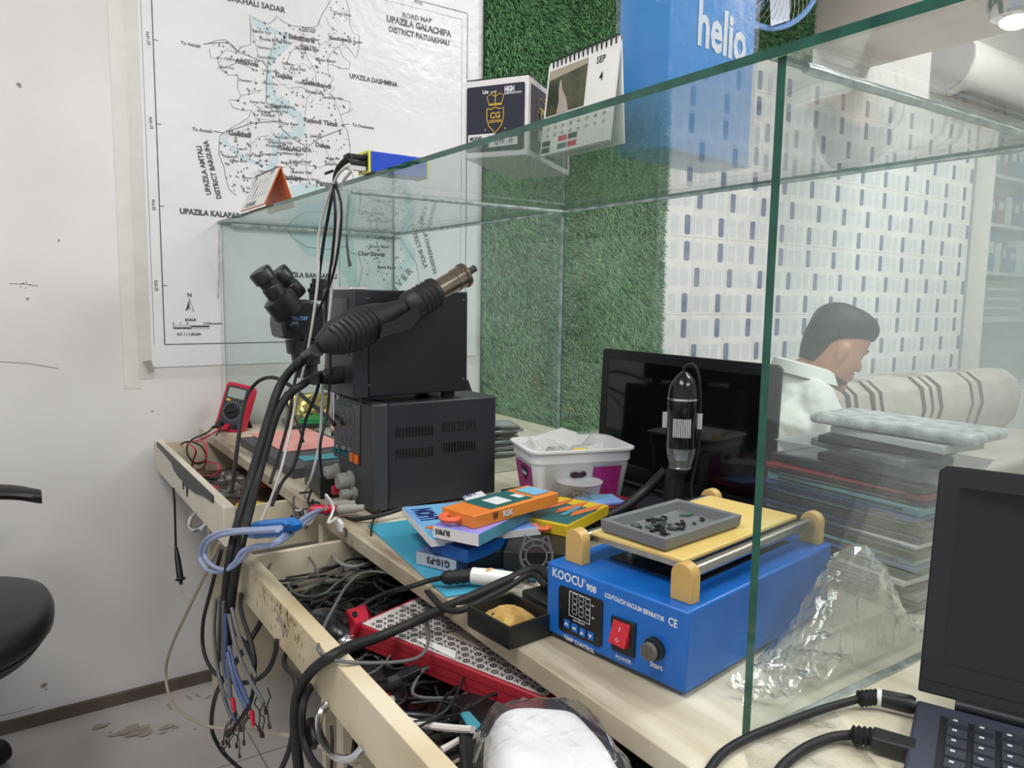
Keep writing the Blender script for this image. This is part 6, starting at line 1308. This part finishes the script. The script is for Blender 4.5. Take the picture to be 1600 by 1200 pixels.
# ---- person
pe = thing('person', 'man with short dark hair and white shirt sitting behind the counter looking down', 'person', (1.90, 1.36, 0))
mat('skin', (200,146,118), .5, rgb2=(188,132,104), scale=12); mat('hair', (34,30,30), .6, var=.3, scale=60, bump=.6, bscale=220); mat('shirt', (232,232,228), .75, rgb2=(220,221,218), scale=6, bump=.3, bscale=18); mat('trousers', (50,54,66), .8); mat('shirt_trim', (96,92,90), .8)
hd = thing  # keep name short below
FD = Vector((.80,-.60,0)).normalized()            # where he faces
SDv = Z3.cross(FD)
HC = Vector((2.035, 1.30, 1.000))
tilt = math.radians(24)
HR = Matrix((FD, SDv, Z3)).transposed().to_3x3() @ Matrix.Rotation(tilt, 3, 'Y')
def HP(x, y, z): return HC + HR @ Vector((x*.86, y*.92, z*.95))
# profile rings of the head: z, back, front, half width
PRF = [(-.150,-.055,.010,.050),(-.125,-.062,.030,.056),(-.112,-.066,.078,.040),(-.100,-.070,.092,.050),(-.085,-.076,.096,.060),(-.070,-.082,.095,.065),(-.055,-.088,.098,.068),(-.040,-.092,.100,.070),(-.022,-.096,.100,.072),(-.005,-.098,.097,.073),(.012,-.100,.098,.074),(.030,-.101,.102,.075),(.050,-.101,.101,.075),(.070,-.098,.095,.073),(.090,-.088,.082,.066),(.106,-.068,.060,.052),(.117,-.035,.030,.030),(.121,-.008,.004,.006)]
def head_rings(prf, grow=0, n=28):
    rs = []
    for z, bk, fr, hw in prf:
        c, h = (bk+fr)/2, (fr-bk)/2; r = []
        for i in range(n):
            a = 2*PI*i/n; x = c+(h+grow)*math.copysign(abs(math.cos(a))**.9, math.cos(a)); y = (hw+grow)*math.copysign(abs(math.sin(a))**.85, math.sin(a))
            if x > c+h*.6 and z < -.02: y *= 1-.25*min(1,(-.02-z)/.09)
            r.append(HP(x, y, z))
        rs.append(r)
    return rs
b = B('skin').rings(head_rings(PRF))
b.rings([[HP(.096+dx+.0*math.sin(a), .0+w_*math.cos(a), z+h_*math.sin(a)) for a in [2*PI*i/10 for i in range(10)]] for dx, w_, z, h_ in ((-.02,.016,-.018,.03),(.006,.014,-.024,.022),(.020,.011,-.034,.013),(.024,.006,-.036,.007))])
for s in (-1,1):
    b.ball(HP(.082,s*.030,.014), (.018,.016,.007), 10, 6, HR); b.ball(HP(.078,s*.030,-.004), (.013,.014,.010), 10, 6, HR)
    b.ball(HP(.004,s*.074,-.016), (.019,.010,.031), 12, 8, HR); b.ball(HP(.012,s*.080,-.002), (.012,.006,.015), 10, 6, HR)
b.ball(HP(.096,0,-.066), (.010,.024,.006), 10, 6, HR); b.ball(HP(.095,0,-.076), (.011,.021,.006), 10, 6, HR); b.ball(HP(.082,0,-.106), (.018,.024,.016), 10, 7, HR)
NB = Vector((1.955,1.345,.905)); b.tube([HP(-.02,0,-.07), HP(-.035,0,-.13), NB, NB+Vector((-.03,.02,-.10))], lambda t: .050+.010*t+.02*max(0,t-.7)*3, 18)
# torso, arms, legs (one skin surface, mostly under the clothes)
HIP = Vector((1.78,1.46,.36)); CH_ = Vector((1.86,1.40,.70))
def oval(c, ax, ay, n=22, tl=0): return [c+FD*(ax*math.cos(2*PI*i/n)+tl*math.sin(0))+SDv*(ay*math.sin(2*PI*i/n))+Z3*(-.25*ax*math.cos(2*PI*i/n)) for i in range(n)]
b.rings([oval(HIP-Z3*.10,.10,.15), oval(HIP,.11,.165), oval(HIP.lerp(CH_,.4),.10,.15), oval(CH_,.115,.175), oval(CH_+Vector((.03,-.02,.09)),.10,.19), oval(NB+Z3*-.055,.075,.15), oval(NB+Z3*-.015,.055,.07)])
SHL = {}
for s in (-1,1):
    sh = NB+SDv*(s*.165)+Z3*-.085; el = sh+FD*.10+SDv*(s*.05)+Z3*-.27; wr = el+FD*.235+SDv*(-s*.09)+Z3*.05; SHL[s] = (sh, el, wr)
    b.tube([NB+SDv*(s*.10)+Z3*-.055, sh, sh.lerp(el,.5), el, el.lerp(wr,.45), wr], lambda t: .042-.018*t, 14)
    hd_ = (wr-el).normalized(); pl_ = wr+hd_*.045; sn = Z3.cross(hd_).normalized()
    b.ball(pl_, (.05,.040,.017), 14, 9, basis((0,0,0), hd_, sn, hd_.cross(sn)).to_3x3())
    for k, (o_, l_) in enumerate(((-.030,.062),(-.011,.074),(.009,.070),(.028,.055))):
        f0 = pl_+hd_*.030+sn*o_; b.tube([f0, f0+hd_*l_*.5+Z3*-.004, f0+hd_*l_*.8+Z3*-.018, f0+hd_*l_*.92+Z3*-.032], lambda t: .0088-.002*t, 8)
    t0 = wr+hd_*.02-sn*(s*-.032) if 0 else wr+hd_*.022+sn*(.030*(-1 if s>0 else 1)); b.tube([t0, t0+hd_*.028+sn*(.022*(-1 if s>0 else 1)), t0+hd_*.055+sn*(.022*(-1 if s>0 else 1))+Z3*-.008], lambda t: .0105-.003*t, 8)
    kn = HIP+FD*.42+SDv*(s*.12)+Z3*.06; an = kn+FD*-.06+Z3*-.36; b.tube([HIP+SDv*(s*.09), HIP+FD*.2+SDv*(s*.11)+Z3*.05, kn, kn.lerp(an,.5), an, an+FD*.02+Z3*-.025], lambda t: .078-.04*t, 14)
    b.tube([an+FD*-.03+Z3*-.015, an+FD*.08+Z3*-.025, an+FD*.17+Z3*-.032], lambda t: .036-.012*t, 12)
body = b.build('body', pe)
md = body.modifiers.new('remesh', 'REMESH'); md.mode = 'VOXEL'; md.voxel_size = .0045; md.use_smooth_shade = True
md = body.modifiers.new('smooth', 'SMOOTH'); md.iterations = 3; md.factor = .5
hr = [( -.075,-.084,-.045,.050),(-.055,-.090,-.036,.062),(-.030,-.099,-.026,.070),(-.006,-.104,-.018,.0745),(.016,-.107,.012,.078),(.034,-.108,.075,.0785),(.060,-.110,.108,.081),(.080,-.106,.112,.079),(.100,-.094,.106,.071),(.117,-.074,.088,.057),(.128,-.045,.055,.036),(.132,-.01,.01,.01)]
B('hair').rings(head_rings(hr)).build('hair', pe)
b = B('hair')
for s in (-1,1): b.obox(HP(.0935,s*.028,.022), (.008,.026,.005), HR); 
b.build('eyebrows', pe)
mat('eye_dark', (30,24,22), .3); b = B('eye_dark')
for s in (-1,1): b.ball(HP(.088,s*.030,-.002), (.004,.010,.003), 10, 6, HR)
b.build('eyes', pe)
mat('beard', (108,84,74), .8); b = B('beard').rings([[HP(x_, y, z) for y, z in ((-.022,-.060),(.022,-.060),(.026,-.054),(0,-.050),(-.026,-.054))] for x_ in (.0885,.0965)], smooth=False); b.build('moustache', pe)
sel = [(-.125,-.062,.030,.056),(-.112,-.066,.078,.040),(-.100,-.070,.092,.050),(-.088,-.075,.0955,.058)]
rs = head_rings(sel, .0022, 28); rs = [[r[i] for i in range(-8, 9)] for r in rs]
B('beard').rings(rs, cap0=False, cap1=False, close=False).build('stubble', pe)
b = B('shirt'); g = .014
b.rings([oval(HIP-Z3*.06,.135,.185), oval(HIP+Z3*.05,.14,.185), oval(HIP.lerp(CH_,.5),.135,.18), oval(CH_,.145,.20), oval(CH_+Vector((.03,-.02,.09)),.125,.215), oval(NB+Z3*-.062,.100,.185), oval(NB+Z3*-.025,.085,.11), oval(NB+Z3*.035,.064,.068)])
for s in (-1,1):
    sh, el, wr = SHL[s]; b.tube([NB+SDv*(s*.08)+Z3*-.055, sh, sh.lerp(el,.5)+Vector((0,0,.0)), el, el.lerp(wr,.5), el.lerp(wr,.8)], lambda t: .060-.012*t, 18)
so = b.build('shirt', pe); md = so.modifiers.new('remesh', 'REMESH'); md.mode = 'VOXEL'; md.voxel_size = .007; md.use_smooth_shade = True
tx = bpy.data.textures.new('folds', 'CLOUDS'); tx.noise_scale = .06; md = so.modifiers.new('folds', 'DISPLACE'); md.texture = tx; md.strength = .022; md.mid_level = .5
b = B('shirt'); col = [NB+Z3*.040+FD*(.070*math.cos(a))+SDv*(.070*math.sin(a))-Z3*(.035*(1+math.cos(a))/2) for a in [2*PI*i/24 for i in range(25)]]
b.rings([[p+(p-NB).normalized()*.030-Z3*.034 for p in col[:24]], [p+(p-NB).normalized()*.016+Z3*.010 for p in col[:24]], [p+Z3*.020 for p in col[:24]], [p-Z3*.02 for p in col[:24]]], cap0=False, cap1=False); b.build('collar', so)
B('shirt_trim').tube([p+(p-NB).normalized()*.032-Z3*.032 for p in col], .0022, 6, 1).build('collar_trim', so)
b = B('trousers')
for s in (-1,1):
    kn = HIP+FD*.42+SDv*(s*.12)+Z3*.06; an = kn+FD*-.06+Z3*-.33; b.tube([HIP+SDv*(s*.07)+Z3*-.02, HIP+FD*.2+SDv*(s*.11)+Z3*.05, kn, kn.lerp(an,.5), an], lambda t: .105-.048*t, 16)
b.build('trousers', pe)
st_ = thing('stool', 'low stool under the seated man behind the counter', 'stool', (1.76,1.48,0))
B('brown_board').cyl((1.76,1.48,.20),(1.76,1.48,.235),.17).build('seat', st_)
for k in range(4): a = PI/4+k*PI/2; B('steel').cyl((1.76+.10*math.cos(a),1.48+.10*math.sin(a),.20),(1.76+.14*math.cos(a),1.48+.14*math.sin(a),0),.012).build('leg', st_)

# ---- sofa along the tiled wall
so_ = thing('sofa', 'low sofa in pale cover with dark curved stripes along the tiled wall', 'sofa', (3.75,1.85,0))
mat('sofa_pale', (196,186,178), .7, rgb2=(180,168,160), scale=8); mat('sofa_stripe', (92,74,66), .7)
bp_pts = [(1.92,.42),(1.86,.50),(1.84,.62),(1.87,.72),(1.94,.765),(2.04,.765),(2.10,.70),(2.12,.42)]
B('sofa_pale').prism([(2.95,y,z) for y,z in bp_pts], (1.75,0,0)).build('backrest', so_, bevel=.01)
b = B('sofa_stripe')
for i, x in enumerate([3.0,3.06,3.19,3.26,3.62,3.70,3.78,4.10,4.20]):
    w_ = .018 if i % 2 else .03; b.ribbon([(x+.10*(k/7),y-.004 if k < 4 else y,z+(.004 if k>=3 else 0)) for k,(y,z) in enumerate(bp_pts[:6])], w_, (0,-.8,.6), .002)
b.build('stripes', so_, recalc=False)
B('sofa_pale').box(2.95,4.70,1.45,1.93,.18,.44).build('seat', so_, bevel=.03, seg=3)
for x in (3.0,4.6):
    for y in (1.5,2.05): B('black_plastic').cyl((x,y,0),(x,y,.19),.025).build('leg', so_)
B('sofa_pale').box(2.95,4.7,1.95,2.10,.18,.45).build('back_base', so_)

# ---- display cabinet to the far right
dc = thing('display_cabinet', 'tall pale display cabinet of stock at the right end of the tiled wall', 'cabinet', (5.2,1.9,0))
mat('cab_white', (222,220,214), .4); mat('cab_inner', (178,184,186), .5); glass('cab_glass', dust_haze=.12, dscale=3)
CX0, CX1, CY0_, CY1_ = 4.735, 5.95, 2.10, 2.205
B('cab_inner').box(CX0,CX1,CY1_-.01,CY1_+.012,0.0,2.15).build('back', dc)
for x in (CX0, CX1-.03): B('cab_white').box(x,x+.014,CY0_,CY1_-.01,0,2.15).build('side', dc)
for z in (.05,.62,1.02,1.30,1.58,1.86,2.12): B('cab_white').box(CX0+.03,CX1-.03,CY0_+.02,CY1_-.01,z,z+.02).build('shelf', dc)
B('cab_glass').box(CX0+.03,CX1-.03,CY0_+.004,CY0_+.009,.64,2.12).build('glass_door', dc)
B('cab_white').box(CX0+.03,CX1-.03,CY0_,CY0_+.018,.05,.62).build('drawer_front', dc)
rng = random.Random(23); mat('st_blue', (96,132,168), .4); mat('st_slate', (108,118,128), .5); mat('st_white', (214,216,216), .5); mat('st_red', (150,110,110), .5); mat('st_green', (150,172,148), .5)
for zi, z in enumerate((1.32,1.60,1.88)):
    x = CX0+.05
    while x < CX1-.14:
        w_ = rng.uniform(.05,.11); h = rng.uniform(.14,.22); m = rng.choice(['st_blue','st_slate','st_white','st_blue','st_red'])
        nm = {'st_blue':'blue','st_slate':'slate','st_white':'white','st_red':'dull red'}[m]
        t = thing('stock_box', '%s stock box on the %s shelf of the display cabinet' % (nm, ['lower','middle','upper'][zi]), 'box', (x+w_/2,2.14,z), 0, '%s stock boxes on the %s cabinet shelf' % (nm, ['lower','middle','upper'][zi]))
        B(m).box(x,x+w_,2.125,2.19,z,z+h).build('box_body', t, bevel=.003); B('st_white').box(x+w_*.2,x+w_*.8,2.1242,2.1251,z+h*.5,z+h*.8).build('label', t)
        x += w_+rng.uniform(.008,.03)
for i in range(12):
    o = B('st_green' if i % 3 else 'st_white').box(4.82,5.28,2.125,2.19,1.04+i*.019,1.04+i*.019+.0165).build('folder', bevel=.001)
    tag(o, 'pale green file lying in the stack in the display cabinet' if i % 3 else 'white file lying in the stack in the display cabinet', 'file', 'pale green files stacked in the cabinet' if i % 3 else 'white files stacked in the cabinet')
# low white counter in the far right
ct = thing('counter', 'low pale counter with bright top beyond the glass at the far right', 'counter', (4.1,1.1,0))
mat('counter_top', (236,232,214), .35)
B('counter_top').box(3.3,4.9,.75,1.25,.66,.69).build('top', ct, bevel=.004); B('cab_white').box(3.34,4.86,.79,1.21,0,.66).build('body', ct)
B('grey_shell').box(3.5,3.9,.85,1.1,.69,.705).build('ledger', ct, bevel=.002)
